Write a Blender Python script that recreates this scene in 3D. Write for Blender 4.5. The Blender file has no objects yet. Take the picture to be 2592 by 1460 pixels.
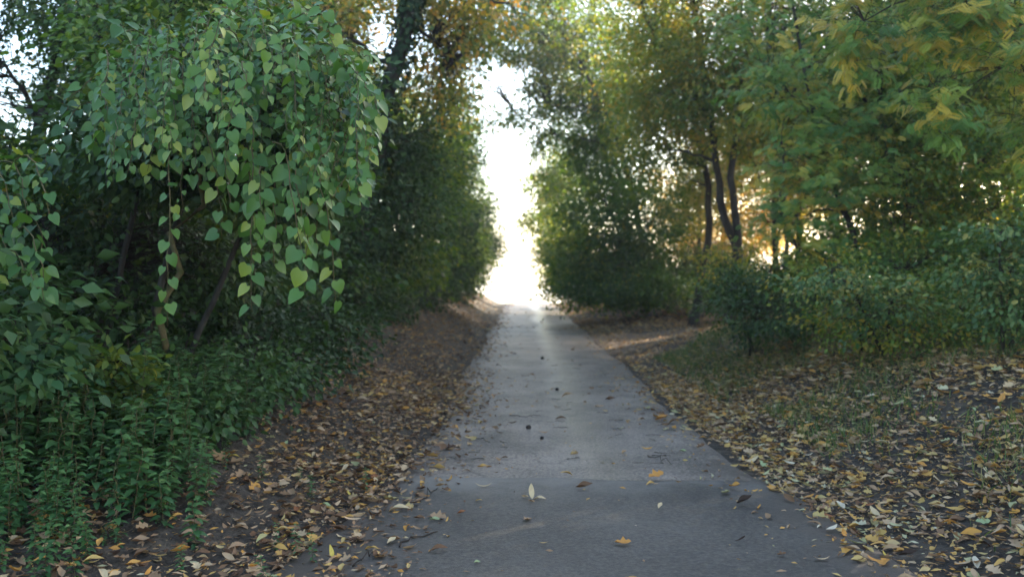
import bpy, math, zlib
import numpy as np
from mathutils import Vector

C = bpy.context.scene.collection
SC = bpy.context.scene
PI = math.pi
R = math.radians
rng = np.random.default_rng(7)

# ------------------------------------------------------------------ camera
EYE = 1.55
cam_d = bpy.data.cameras.new('camera')
cam = bpy.data.objects.new('camera', cam_d)
C.objects.link(cam)
cam.location = (0, 0, EYE)
cam.rotation_euler = (R(90 - 0.877), 0, R(0.69))
cam_d.sensor_width = 36.0
cam_d.lens = 29.96
cam_d.clip_start = 0.05
cam_d.clip_end = 4000
cam_d.dof.use_dof = True
cam_d.dof.focus_distance = 4.8
cam_d.dof.aperture_fstop = 1.6
SC.camera = cam

# ------------------------------------------------------------------ sky, sun, exposure
SUN_EL, SUN_AZ = 17.0, 50.0            # degrees; azimuth from +Y (down the lane) towards +X
world = bpy.data.worlds.new('World')
SC.world = world
world.use_nodes = True
wn = world.node_tree.nodes
wl = world.node_tree.links
wn.clear()
wo = wn.new('ShaderNodeOutputWorld')
bg = wn.new('ShaderNodeBackground')
sky = wn.new('ShaderNodeTexSky')
sky.sky_type = 'NISHITA'
sky.sun_disc = False
sky.sun_elevation = R(SUN_EL)
sky.sun_rotation = R(SUN_AZ)
sky.air_density = 1.0
sky.dust_density = 2.2
sky.ozone_density = 1.0
bg.inputs['Strength'].default_value = 0.15
wl.new(sky.outputs['Color'], bg.inputs['Color'])
wl.new(bg.outputs['Background'], wo.inputs['Surface'])

sun_d = bpy.data.lights.new('sun', 'SUN')
sun_d.energy = 5.0
sun_d.angle = R(0.5)
sun_d.color = (1.0, 0.86, 0.66)
sun = bpy.data.objects.new('sun', sun_d)
C.objects.link(sun)
sdir = Vector((math.sin(R(SUN_AZ)) * math.cos(R(SUN_EL)), math.cos(R(SUN_AZ)) * math.cos(R(SUN_EL)), math.sin(R(SUN_EL))))
sun.rotation_euler = sdir.to_track_quat('Z', 'Y').to_euler()
sun.location = sdir * 60

SC.view_settings.view_transform = 'Standard'
SC.view_settings.look = 'None'
SC.view_settings.exposure = 2.75
SC.view_settings.gamma = 1.0
SC.view_settings.use_curve_mapping = False
SC.cycles.max_bounces = 7
SC.cycles.diffuse_bounces = 4
SC.cycles.glossy_bounces = 2
SC.cycles.transmission_bounces = 4
SC.cycles.sample_clamp_indirect = 6.0
SC.cycles.use_denoising = True


# ------------------------------------------------------------------ helpers
def W(px, py, d):
    """a point d metres down the lane, planned on the photograph"""
    return np.array([d * (px - 1322) / 2157.0, d, EYE + d * (697 - py) / 2157.0])


def sstep(x, a, b):
    t = np.clip((x - a) / (b - a), 0, 1)
    return t * t * (3 - 2 * t)


def wob(x, y):
    return (np.sin(x * 1.7 + y * .6) * .5 + np.sin(x * 3.1 - y * 2.3 + 1) * .3 + np.sin(y * 1.3 + x * .4 + 2) * .5
            + np.sin(x * 6.3 + y * 5.1) * .18)


ROAD_L, ROAD_R = -1.0, 1.84


def ground(x, y):
    x = np.asarray(x, float)
    y = np.asarray(y, float)
    near = sstep(y, 3.5, 8.5)
    lb = sstep(-x, 1.15, 2.7) * (0.16 + 0.46 * near) + sstep(-x, 2.4, 6.5) * (0.25 + 0.75 * near)
    gap = np.exp(-((y - 21 - (x - 2) * .45) / 4.2) ** 2)
    rb = sstep(x, 1.95, 4.4) * (0.75 - 0.25 * sstep(y, 14, 30)) + sstep(x, 4.0, 9) * 0.7
    rb = rb * (1 - 0.8 * gap)
    edge = np.maximum(sstep(-x, 1.1, 1.6), sstep(x, 1.95, 2.5))
    z = lb + rb + 0.045 * wob(x, y) * edge
    back = sstep(-y, -3.0, 4.0)                      # the lane opens into a flat junction behind the camera
    z = z * (1 - back)
    t = np.clip(y - 46, 0, None)
    drop = np.where(t < 4, .01 * t * t, .16 + .08 * (t - 4))
    z = z * (1 - sstep(y, 58, 90)) - np.minimum(drop, 9.0)
    return z


def G(px, py):
    """where the line through a photograph point meets the ground"""
    ds = np.linspace(2.0, 60, 6000)
    p = np.stack([ds * (px - 1322) / 2157.0, ds, EYE + ds * (697 - py) / 2157.0], 1)
    h = p[:, 2] - ground(p[:, 0], p[:, 1])
    i = int(np.argmax(h < 0.0)) if (h < 0).any() else len(ds) - 1
    q = p[i].copy()
    q[2] = ground(q[0], q[1])
    return q


class Geo:
    """collects vertices, faces and one random number per vertex"""
    def __init__(s):
        s.v, s.f, s.r, s.n = [], [], [], 0

    def add(s, v, faces, rnd=0.5):
        v = np.asarray(v, float).reshape(-1, 3)
        s.v.append(v)
        s.r.append(np.broadcast_to(np.asarray(rnd, float), (len(v),)).copy())
        for f in faces:                              # faces: list of (m, k) index arrays
            s.f.append(np.asarray(f, int) + s.n)
        s.n += len(v)
        return s

    def leaves(s, tpl, P, D, N, S, rnd, wid=None):
        tv, tf = tpl
        P, D, N = (np.asarray(a, float) for a in (P, D, N))
        n = len(P)
        if n == 0:
            return s
        S = np.broadcast_to(np.asarray(S, float), (n,))
        D = D / (np.linalg.norm(D, axis=1, keepdims=True) + 1e-9)
        X = np.cross(D, N)
        X /= (np.linalg.norm(X, axis=1, keepdims=True) + 1e-9)
        Z = np.cross(X, D)
        w = np.ones(n) if wid is None else np.broadcast_to(wid, (n,))
        V = P[:, None, :] + S[:, None, None] * ((tv[None, :, 0:1] * w[:, None, None]) * X[:, None, :] + tv[None, :, 1:2] * D[:, None, :] + tv[None, :, 2:3] * Z[:, None, :])
        off = (np.arange(n) * len(tv))[:, None, None]
        fs = [(np.asarray(f)[None] + off).reshape(-1, len(f[0])) for f in tf]
        s.add(V.reshape(-1, 3), fs, np.repeat(rnd, len(tv)))
        return s

    def tube(s, pts, rad, k=6, rnd=.5):
        pts = np.asarray(pts, float)
        rad = np.broadcast_to(np.asarray(rad, float), (len(pts),))
        T = np.gradient(pts, axis=0)
        T /= (np.linalg.norm(T, axis=1, keepdims=True) + 1e-9)
        ref = np.where(np.abs(T[:, 2:3]) > .9, np.array([[1., 0, 0]]), np.array([[0, 0, 1.]]))
        A = np.cross(T, ref)
        A /= (np.linalg.norm(A, axis=1, keepdims=True) + 1e-9)
        B = np.cross(T, A)
        a = np.arange(k) / k * 2 * PI
        V = pts[:, None] + rad[:, None, None] * (np.cos(a)[None, :, None] * A[:, None] + np.sin(a)[None, :, None] * B[:, None])
        i = np.arange(len(pts) - 1)[:, None] * k
        j = np.arange(k)[None]
        q = np.stack([i + j, i + (j + 1) % k, i + k + (j + 1) % k, i + k + j], -1).reshape(-1, 4)
        cap = np.array([(len(pts) - 1) * k + np.arange(k)])
        s.add(V.reshape(-1, 3), [q, cap], rnd)
        return s

    def mesh(s, name, mat, origin=(0, 0, 0), smooth=True):
        me = bpy.data.meshes.new(name)
        v = np.concatenate(s.v) - np.asarray(origin, float)
        li = np.concatenate([f.reshape(-1) for f in s.f])
        tot = np.concatenate([np.full(len(f), f.shape[1]) for f in s.f])
        st = np.concatenate([[0], np.cumsum(tot)[:-1]])
        me.vertices.add(len(v))
        me.vertices.foreach_set('co', v.astype(np.float32).ravel())
        me.loops.add(len(li))
        me.loops.foreach_set('vertex_index', li.astype(np.int32))
        me.polygons.add(len(tot))
        me.polygons.foreach_set('loop_start', st.astype(np.int32))
        me.polygons.foreach_set('loop_total', tot.astype(np.int32))
        if smooth:
            me.polygons.foreach_set('use_smooth', np.ones(len(tot), bool))
        a = me.attributes.new('rnd', 'FLOAT', 'POINT')
        a.data.foreach_set('value', np.concatenate(s.r).astype(np.float32))
        me.update(calc_edges=True)
        me.validate()
        me.materials.append(mat)
        return me


def link(name, me, parent=None, loc=None):
    o = bpy.data.objects.new(name, me)
    C.objects.link(o)
    if parent is not None:
        o.parent = parent
    if loc is not None:
        o.location = loc
    return o


def tag(o, label=None, cat=None, group=None, kind=None):
    if label: o['label'] = label
    if cat: o['category'] = cat
    if group: o['group'] = group
    if kind: o['kind'] = kind
    return o


class Thing:
    def __init__(s, name, loc, label, cat, group=None):
        s.loc = np.asarray(loc, float)
        s.root = link(name, None, None, tuple(s.loc))
        tag(s.root, label, cat, group)

    def part(s, name, geo, mat, parent=None, label=None, smooth=True):
        if geo.n == 0:
            return None
        o = link(name, geo.mesh(name, mat, s.loc, smooth), parent or s.root)
        if label: o['label'] = label
        return o


def copy_thing(root, loc, rz, scale, label=None):
    r = root.copy()
    C.objects.link(r)
    r.location = loc
    r.rotation_euler = (0, 0, rz)
    r.scale = scale if hasattr(scale, '__len__') else (scale,) * 3
    if label: r['label'] = label
    for ch in list(root.children):
        c = ch.copy()
        C.objects.link(c)
        c.parent = r
    return r


def unit(a):
    return a / (np.linalg.norm(a, axis=-1, keepdims=True) + 1e-9)


def rvec(n):
    return unit(rng.normal(size=(n, 3)))


# ------------------------------------------------------------------ materials
def nt(name):
    m = bpy.data.materials.new(name)
    m.use_nodes = True
    t = m.node_tree
    t.nodes.clear()
    return m, t.nodes, t.links


def ramp(nodes, cols, interp='LINEAR'):
    r = nodes.new('ShaderNodeValToRGB')
    r.color_ramp.interpolation = interp
    e = r.color_ramp.elements
    for i, c in enumerate(cols):
        pos = i / max(1, len(cols) - 1)
        if i < 2:
            el = e[i]
            el.position = pos if i == 0 else pos
        else:
            el = e.new(pos)
        el.color = (*c, 1)
    # positions again: adding elements keeps order by position
    for i, c in enumerate(cols):
        e[i].position = i / max(1, len(cols) - 1)
        e[i].color = (*c, 1)
    return r


def leaf_mat(name, cols, trans=.35, rough=.5, spec=.35, tint=(1.5, 1.35, .55)):
    m, n, l = nt(name)
    out = n.new('ShaderNodeOutputMaterial')
    at = n.new('ShaderNodeAttribute'); at.attribute_name = 'rnd'
    rp = ramp(n, cols)
    l.new(at.outputs['Fac'], rp.inputs['Fac'])
    p = n.new('ShaderNodeBsdfPrincipled')
    p.inputs['Roughness'].default_value = rough
    p.inputs['Specular IOR Level'].default_value = spec
    l.new(rp.outputs['Color'], p.inputs['Base Color'])
    mul = n.new('ShaderNodeMix'); mul.data_type = 'RGBA'; mul.blend_type = 'MULTIPLY'
    mul.inputs['Factor'].default_value = 1
    mul.inputs['B'].default_value = (*tint, 1)
    l.new(rp.outputs['Color'], mul.inputs['A'])
    tr = n.new('ShaderNodeBsdfTranslucent')
    l.new(mul.outputs['Result'], tr.inputs['Color'])
    mx = n.new('ShaderNodeMixShader'); mx.inputs['Fac'].default_value = trans
    l.new(p.outputs['BSDF'], mx.inputs[1])
    l.new(tr.outputs['BSDF'], mx.inputs[2])
    l.new(mx.outputs['Shader'], out.inputs['Surface'])
    return m


def noise_mat(name, cols, scale=8, detail=6, rough=.85, bump=.4, bscale=40, spec=.2, dist=.02, stretch=None):
    m, n, l = nt(name)
    out = n.new('ShaderNodeOutputMaterial')
    tc = n.new('ShaderNodeTexCoord')
    src = tc.outputs['Object']
    if stretch:
        mp = n.new('ShaderNodeMapping'); mp.inputs['Scale'].default_value = stretch
        l.new(src, mp.inputs['Vector']); src = mp.outputs['Vector']
    a = n.new('ShaderNodeTexNoise'); a.inputs['Scale'].default_value = scale; a.inputs['Detail'].default_value = detail; a.inputs['Roughness'].default_value = .65
    l.new(src, a.inputs['Vector'])
    rp = ramp(n, cols)
    st = n.new('ShaderNodeMapRange'); st.inputs['From Min'].default_value = .28; st.inputs['From Max'].default_value = .72
    l.new(a.outputs['Fac'], st.inputs['Value'])
    l.new(st.outputs['Result'], rp.inputs['Fac'])
    p = n.new('ShaderNodeBsdfPrincipled')
    p.inputs['Roughness'].default_value = rough
    p.inputs['Specular IOR Level'].default_value = spec
    l.new(rp.outputs['Color'], p.inputs['Base Color'])
    b = n.new('ShaderNodeTexNoise'); b.inputs['Scale'].default_value = bscale; b.inputs['Detail'].default_value = 5
    l.new(src, b.inputs['Vector'])
    bm = n.new('ShaderNodeBump'); bm.inputs['Strength'].default_value = bump; bm.inputs['Distance'].default_value = dist
    l.new(b.outputs['Fac'], bm.inputs['Height'])
    l.new(bm.outputs['Normal'], p.inputs['Normal'])
    l.new(p.outputs['BSDF'], out.inputs['Surface'])
    return m


M = {}
M['bark'] = noise_mat('bark', [(.010, .008, .007), (.032, .027, .022), (.07, .06, .05)], 9, bump=.7, bscale=26, stretch=(1, 1, .25))
M['twig'] = noise_mat('twig_bark', [(.015, .011, .009), (.05, .038, .028)], 20)
M['vine_stem'] = noise_mat('vine_stem', [(.05, .06, .02), (.12, .08, .04)], 20)
M['vine'] = leaf_mat('vine_leaf', [(.022, .066, .016), (.042, .11, .022), (.066, .15, .028), (.10, .185, .03), (.2, .24, .04)], .35, .4, .38)
M['dark'] = leaf_mat('dark_leaf', [(.016, .038, .012), (.030, .065, .017), (.045, .09, .02), (.075, .11, .022)], .3, .5, .3)
M['mid'] = leaf_mat('mid_green_leaf', [(.036, .085, .018), (.066, .135, .022), (.12, .185, .026), (.22, .24, .034), (.36, .27, .04)], .42)
M['yellowgreen'] = leaf_mat('yellow_green_leaf', [(.08, .14, .028), (.14, .20, .035), (.25, .26, .04), (.40, .30, .045), (.44, .25, .04)], .42)
M['yellow'] = leaf_mat('autumn_yellow_leaf', [(.09, .14, .04), (.16, .19, .045), (.32, .26, .05), (.46, .30, .06), (.48, .24, .05)], .5, tint=(1.3, 1.25, .7))
M['robinia'] = leaf_mat('robinia_leaf', [(.06, .145, .04), (.09, .19, .042), (.15, .24, .042), (.29, .29, .045), (.46, .33, .05)], .40, tint=(1.25, 1.3, .6))
M['bluish'] = leaf_mat('bluish_leaf', [(.035, .075, .025), (.06, .12, .036), (.10, .16, .05), (.26, .23, .06)], .35, .5, .3)
M['nettle'] = leaf_mat('nettle_leaf', [(.022, .062, .022), (.040, .105, .036), (.064, .14, .044), (.10, .175, .045)], .28, .5, .35)
M['ivy'] = leaf_mat('ivy_leaf', [(.010, .024, .009), (.018, .042, .015), (.03, .06, .022)], .15, .55, .15)
M['litter'] = leaf_mat('fallen_leaf', [(.05, .028, .018), (.12, .066, .036), (.21, .125, .07), (.31, .20, .115), (.40, .28, .17), (.42, .29, .10), (.46, .22, .05), (.30, .29, .14), (.50, .42, .31)], .12, .7, .1, tint=(1.2, 1, .8))
for k, c in dict(cream=(.44, .33, .19), tan=(.30, .19, .10), brown=(.12, .065, .035), dark_brown=(.04, .025, .018), orange=(.40, .19, .05), yellow=(.46, .33, .07), green=(.24, .28, .14), rust=(.22, .09, .04)).items():
    M['fallen_' + k] = leaf_mat('fallen_' + k + '_leaf', [tuple(x * .7 for x in c), c, tuple(min(1, x * 1.15) for x in c)], .12, .7, .1, tint=(1.2, 1, .8))
M['grass'] = leaf_mat('grass_blade', [(.04, .085, .02), (.07, .12, .03), (.12, .15, .04), (.24, .2, .09)], .3)
M['soil'] = noise_mat('soil', [(.012, .010, .008), (.032, .026, .020), (.06, .048, .036), (.11, .085, .06)], 7, bump=.8, bscale=30, dist=.04)
M['track'] = noise_mat('packed_dirt', [(.07, .048, .034), (.13, .095, .068), (.20, .155, .115)], 3, bump=.5, bscale=40)
M['field'] = noise_mat('stubble_field', [(.36, .32, .2), (.5, .44, .28)], .2, bump=.2)
M['lump'] = noise_mat('dirt_lump', [(.012, .010, .009), (.035, .028, .024)], 60)


def asphalt(name, lo, hi, streak, worn_seam=False):
    m, n, l = nt(name)
    out = n.new('ShaderNodeOutputMaterial')
    tc = n.new('ShaderNodeTexCoord')
    a = n.new('ShaderNodeTexNoise'); a.inputs['Scale'].default_value = 1.1; a.inputs['Detail'].default_value = 8; a.inputs['Roughness'].default_value = .6
    l.new(tc.outputs['Object'], a.inputs['Vector'])
    g = n.new('ShaderNodeTexNoise'); g.inputs['Scale'].default_value = 38; g.inputs['Detail'].default_value = 9; g.inputs['Roughness'].default_value = .8
    l.new(tc.outputs['Object'], g.inputs['Vector'])
    ad = n.new('ShaderNodeMath'); ad.operation = 'MULTIPLY_ADD'; ad.inputs[1].default_value = 1.15
    l.new(g.outputs['Fac'], ad.inputs[0])
    s2 = n.new('ShaderNodeMath'); s2.operation = 'MULTIPLY'; s2.inputs[1].default_value = .5
    l.new(a.outputs['Fac'], s2.inputs[0])
    l.new(s2.outputs[0], ad.inputs[2])
    mr = n.new('ShaderNodeMapRange'); mr.inputs['From Min'].default_value = .70; mr.inputs['From Max'].default_value = .95
    l.new(ad.outputs[0], mr.inputs['Value'])
    rp = ramp(n, [lo, tuple((p + q) / 2 for p, q in zip(lo, hi)), hi])
    l.new(mr.outputs['Result'], rp.inputs['Fac'])
    p = n.new('ShaderNodeBsdfPrincipled')
    p.inputs['Specular IOR Level'].default_value = .5
    l.new(rp.outputs['Color'], p.inputs['Base Color'])
    if worn_seam:                                    # dust gathers just below the far seam of the patch
        sy = n.new('ShaderNodeSeparateXYZ'); l.new(tc.outputs['Object'], sy.inputs[0])
        up = n.new('ShaderNodeMapRange'); up.interpolation_type = 'SMOOTHSTEP'
        up.inputs['From Min'].default_value = 5.7; up.inputs['From Max'].default_value = 6.45
        l.new(sy.outputs['Y'], up.inputs['Value'])
        pn = n.new('ShaderNodeMapRange'); pn.inputs['From Min'].default_value = .4; pn.inputs['From Max'].default_value = .62
        l.new(a.outputs['Fac'], pn.inputs['Value'])
        mu = n.new('ShaderNodeMath'); mu.operation = 'MULTIPLY'
        l.new(up.outputs['Result'], mu.inputs[0]); l.new(pn.outputs['Result'], mu.inputs[1])
        dm = n.new('ShaderNodeMix'); dm.data_type = 'RGBA'
        dm.inputs['B'].default_value = (.16, .145, .125, 1)
        l.new(mu.outputs[0], dm.inputs['Factor']); l.new(rp.outputs['Color'], dm.inputs['A'])
        l.new(dm.outputs['Result'], p.inputs['Base Color'])
    vo = n.new('ShaderNodeTexVoronoi'); vo.feature = 'DISTANCE_TO_EDGE'; vo.inputs['Scale'].default_value = .55
    wz = n.new('ShaderNodeTexNoise'); wz.inputs['Scale'].default_value = 2.2; wz.inputs['Detail'].default_value = 6
    l.new(tc.outputs['Object'], wz.inputs['Vector'])
    wm = n.new('ShaderNodeMix'); wm.data_type = 'RGBA'; wm.blend_type = 'LINEAR_LIGHT'; wm.inputs['Factor'].default_value = .45
    l.new(tc.outputs['Object'], wm.inputs['A']); l.new(wz.outputs['Color'], wm.inputs['B'])
    l.new(wm.outputs['Result'], vo.inputs['Vector'])
    cr = n.new('ShaderNodeMapRange'); cr.inputs['From Min'].default_value = .0; cr.inputs['From Max'].default_value = .012
    cr.inputs['To Min'].default_value = .0 if worn_seam else .75; cr.inputs['To Max'].default_value = 0
    l.new(vo.outputs['Distance'], cr.inputs['Value'])
    sn = n.new('ShaderNodeTexNoise'); sn.inputs['Scale'].default_value = 1.7; sn.inputs['Detail'].default_value = 7; sn.inputs['Roughness'].default_value = .7
    l.new(tc.outputs['Object'], sn.inputs['Vector'])
    sr = n.new('ShaderNodeMapRange'); sr.inputs['From Min'].default_value = .55; sr.inputs['From Max'].default_value = .72; sr.inputs['To Max'].default_value = .6
    l.new(sn.outputs['Fac'], sr.inputs['Value'])
    mxx = n.new('ShaderNodeMath'); mxx.operation = 'MAXIMUM'
    l.new(cr.outputs['Result'], mxx.inputs[0]); l.new(sr.outputs['Result'], mxx.inputs[1])
    cm = n.new('ShaderNodeMix'); cm.data_type = 'RGBA'; cm.inputs['B'].default_value = (.030, .025, .021, 1)
    pv0 = p.inputs['Base Color'].links[0].from_socket
    l.new(mxx.outputs[0], cm.inputs['Factor']); l.new(pv0, cm.inputs['A'])
    l.new(cm.outputs['Result'], p.inputs['Base Color'])
    # soil and leaf mould trodden onto the road edges
    ex = n.new('ShaderNodeSeparateXYZ'); l.new(tc.outputs['Object'], ex.inputs[0])
    e0 = n.new('ShaderNodeMath'); e0.operation = 'SUBTRACT'; e0.inputs[1].default_value = .42
    e1 = n.new('ShaderNodeMath'); e1.operation = 'ABSOLUTE'
    l.new(ex.outputs['X'], e0.inputs[0]); l.new(e0.outputs[0], e1.inputs[0])
    en = n.new('ShaderNodeTexNoise'); en.inputs['Scale'].default_value = 4; en.inputs['Detail'].default_value = 8; en.inputs['Roughness'].default_value = .7
    l.new(tc.outputs['Object'], en.inputs['Vector'])
    e2 = n.new('ShaderNodeMath'); e2.operation = 'MULTIPLY_ADD'; e2.inputs[1].default_value = 1.1
    l.new(en.outputs['Fac'], e2.inputs[0]); l.new(e1.outputs[0], e2.inputs[2])
    e3 = n.new('ShaderNodeMapRange'); e3.interpolation_type = 'SMOOTHSTEP'
    e3.inputs['From Min'].default_value = 1.62; e3.inputs['From Max'].default_value = 2.0; e3.inputs['To Max'].default_value = .85
    l.new(e2.outputs[0], e3.inputs['Value'])
    em = n.new('ShaderNodeMix'); em.data_type = 'RGBA'; em.inputs['B'].default_value = (.045, .034, .025, 1)
    prev = p.inputs['Base Color'].links[0].from_socket
    l.new(e3.outputs['Result'], em.inputs['Factor']); l.new(prev, em.inputs['A'])
    l.new(em.outputs['Result'], p.inputs['Base Color'])
    # wheel tracks are worn smoother: roughness falls along two bands
    sx = n.new('ShaderNodeSeparateXYZ'); l.new(tc.outputs['Object'], sx.inputs[0])
    wv = n.new('ShaderNodeTexNoise'); wv.inputs['Scale'].default_value = .16
    l.new(tc.outputs['Object'], wv.inputs['Vector'])
    d0 = n.new('ShaderNodeMath'); d0.operation = 'MULTIPLY_ADD'; d0.inputs[1].default_value = .8
    l.new(wv.outputs['Fac'], d0.inputs[0]); l.new(sx.outputs['X'], d0.inputs[2])
    band = n.new('ShaderNodeMapRange'); band.interpolation_type = 'SMOOTHSTEP'
    sub = n.new('ShaderNodeMath'); sub.operation = 'SUBTRACT'; sub.inputs[1].default_value = 1.05
    ab = n.new('ShaderNodeMath'); ab.operation = 'ABSOLUTE'
    l.new(d0.outputs[0], sub.inputs[0]); l.new(sub.outputs[0], ab.inputs[0])
    band.inputs['From Min'].default_value = 0.05; band.inputs['From Max'].default_value = .42
    band.inputs['To Min'].default_value = .62 - streak; band.inputs['To Max'].default_value = .56
    l.new(ab.outputs[0], band.inputs['Value'])
    l.new(band.outputs['Result'], p.inputs['Roughness'])
    bm = n.new('ShaderNodeBump'); bm.inputs['Strength'].default_value = .5; bm.inputs['Distance'].default_value = .012
    l.new(g.outputs['Fac'], bm.inputs['Height'])
    l.new(bm.outputs['Normal'], p.inputs['Normal'])
    l.new(p.outputs['BSDF'], out.inputs['Surface'])
    return m


M['asphalt'] = asphalt('worn_asphalt', (.036, .028, .021), (.25, .20, .158), .26)
M['patch'] = asphalt('newer_asphalt', (.013, .0115, .009), (.074, .064, .052), .06, True)

# ------------------------------------------------------------------ leaf shapes (x across, y base to tip, z up)
def tpl(v, *faces):
    byk = {}
    for f in faces:
        byk.setdefault(len(f), []).append(f)
    return np.array(v, float), [np.array(a) for a in byk.values()]


def fold(v, k=.3, droop=.18):
    v = np.array(v, float)
    return [(x, y, abs(x) * k - droop * y * y + z) for x, y, z in v]


HEART = tpl(fold([(0, 0, 0), (0, .38, 0), (0, .72, 0), (0, 1, 0),
                  (-.24, -.13, 0), (-.43, .08, 0), (-.44, .34, 0), (-.26, .68, 0),
                  (.24, -.13, 0), (.43, .08, 0), (.44, .34, 0), (.26, .68, 0)], .22, .2),
            (0, 1, 5, 4), (1, 6, 5), (1, 2, 7, 6), (2, 3, 7), (0, 8, 9, 1), (1, 9, 10), (1, 10, 11, 2), (2, 11, 3))
OVAL = tpl(fold([(0, 0, 0), (0, .36, 0), (0, .7, 0), (0, 1, 0), (-.26, .3, 0), (-.22, .66, 0), (.26, .3, 0), (.22, .66, 0)]),
           (0, 1, 4), (1, 2, 5, 4), (2, 3, 5), (0, 6, 1), (1, 6, 7, 2), (2, 7, 3))
DIAM = tpl(fold([(0, 0, 0), (-.30, .42, 0), (.30, .42, 0), (0, 1, 0)], .35, .12), (0, 3, 1), (0, 2, 3))
# a toothed nettle leaf
_l = [(.0, .0), (.20, .06), (.26, .18), (.31, .20), (.29, .33), (.33, .36), (.26, .52), (.28, .56), (.17, .74), (.17, .79), (.0, 1.0)]
_nv = [(0, 0, 0), (0, .2, 0), (0, .45, 0), (0, .72, 0), (0, 1, 0)] + [(-x, y, 0) for x, y in _l[1:-1]] + [(x, y, 0) for x, y in _l[1:-1]]
def _half(o, flip):
    fs = [(0, 1, o + 1, o), (1, o + 3, o + 2, o + 1), (1, 2, o + 4, o + 3), (2, o + 6, o + 5, o + 4), (2, 3, o + 7, o + 6), (3, 4, o + 8, o + 7)]
    return [tuple(reversed(f)) for f in fs] if flip else fs
NETTLE = tpl(fold(_nv, .3, .3), *(_half(5, False) + _half(14, True)))
# a pinnate compound leaf: leaflets along a stalk
def pinnate(pairs, lw=.17, ll=.26):
    vs, fs = [], []
    for i in range(pairs):
        y = .16 + .8 * i / (pairs - 1)
        for sgn in (-1, 1):
            b = len(vs)
            L = ll * (1 - .35 * abs(i / (pairs - 1) - .4))
            ax = np.array([sgn * .93, .36]); pr = np.array([-.36 * sgn, .93])
            zz = -.22 * y * y
            for u, w in ((0.02, 0), (.45, .5), (.45, -.5), (1, 0)):
                q = np.array([0, y]) + ax * u * L + pr * w * L * lw * 3.2
                vs.append((q[0], q[1], zz - .10 * u * L * 4 * .4))
            fs += [(b, b + 1, b + 3), (b, b + 3, b + 2)]
    b = len(vs)
    vs += [(-.006, 0, 0), (.006, 0, 0), (.004, 1, -.22), (-.004, 1, -.22)]
    fs += [(b, b + 1, b + 2, b + 3)]
    b = len(vs)
    vs += [(0, 1, -.22), (-.05, 1.1, -.26), (.05, 1.1, -.26), (0, 1.22, -.3)]
    fs += [(b, b + 1, b + 3), (b, b + 3, b + 2)]
    return tpl(vs, *fs)
PINNATE = pinnate(7, .15, .36)
# fallen leaves: curled strips of 3 x 6 vertices
def curled(curl, roll, wid, lobes=0):
    vs, fs = [], []
    n = 7
    for i in range(n):
        t = i / (n - 1)
        w = wid * math.sin(PI * min(1, (t * .94 + .03))) ** .75
        if lobes and i % 2: w *= 1.35
        if lobes and not i % 2: w *= .62
        z = curl * (t - .5) ** 2 * 2
        for j in (-1, 0, 1):
            vs.append((j * w * .5, t, z + roll * abs(j) * w * (0.8 + .5 * math.sin(5 * t + j)) + .01))
    for i in range(n - 1):
        for j in range(2):
            a = i * 3 + j
            fs.append((a, a + 1, a + 4, a + 3))
    return tpl(vs, *fs)
FALLEN = [curled(.30, .20, .38), curled(-.2, .38, .32), curled(.4, .12, .25), curled(.16, .5, .42), curled(.2, .26, .62, 1)]
FLAT = tpl([(0, 0, .02), (-.18, .45, .10), (.17, .5, .06), (0, 1, .05), (0, .5, .01)], (0, 4, 1), (0, 2, 4), (1, 4, 3), (4, 2, 3))


# ------------------------------------------------------------------ foliage generator
def clumps(lobes, per_m2=1.0):
    """lobes: (centre xyz, radii xyz, number) -> clump centres and outward directions"""
    P, O = [], []
    for c, r, n in lobes:
        d = rvec(n)
        rad = rng.random(n) ** .38
        P.append(np.asarray(c) + d * rad[:, None] * np.asarray(r))
        O.append(unit(d * np.asarray(r)))
    return np.concatenate(P), np.concatenate(O)


def foliage(g, P, O, per, spread, size, template, flat=.55, droop=.35, up=.7, hue=None, wid=None):
    """fill each clump with leaves; hue wanders slowly so that light and dark, green and yellow gather in patches"""
    n = len(P)
    cnt = rng.poisson(per, n) + 2
    idx = np.repeat(np.arange(n), cnt)
    m = len(idx)
    sp = spread * (.6 + .8 * rng.random(n))
    # a clump is a spray: long along its outward direction, thin upwards
    L = rng.normal(size=(m, 3)) * sp[idx][:, None] * np.array([.6, .6, flat * .6]) + O[idx] * (rng.random(m)[:, None] - .3) * sp[idx][:, None]
    pos = P[idx] + L
    D = unit(O[idx] * .7 + L / (sp[idx][:, None]) * .5 + rng.normal(size=(m, 3)) * .45 + np.array([0, 0, -droop]))
    N = unit(np.array([0, 0, up]) + O[idx] * .45 + rng.normal(size=(m, 3)) * .5)
    ch = np.clip((rng.normal(.45, .2, n) if hue is None else np.resize(hue, n)), 0, 1)
    rn = np.clip(ch[idx] + rng.normal(0, .13, m), 0, 1)
    sz = size * (.55 + .75 * rng.random(m))
    g.leaves(template, pos, D, N, sz, rn, wid)


def bend(a, b, n=6, sag=.12, jit=.05):
    a, b = np.asarray(a, float), np.asarray(b, float)
    t = np.linspace(0, 1, n)[:, None]
    L = np.linalg.norm(b - a)
    p = a + (b - a) * t
    p[:, 2:3] += np.sin(t * PI) * sag * L
    p[1:-1] += rng.normal(size=(n - 2, 3)) * jit * L / n * 2
    return p


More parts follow.
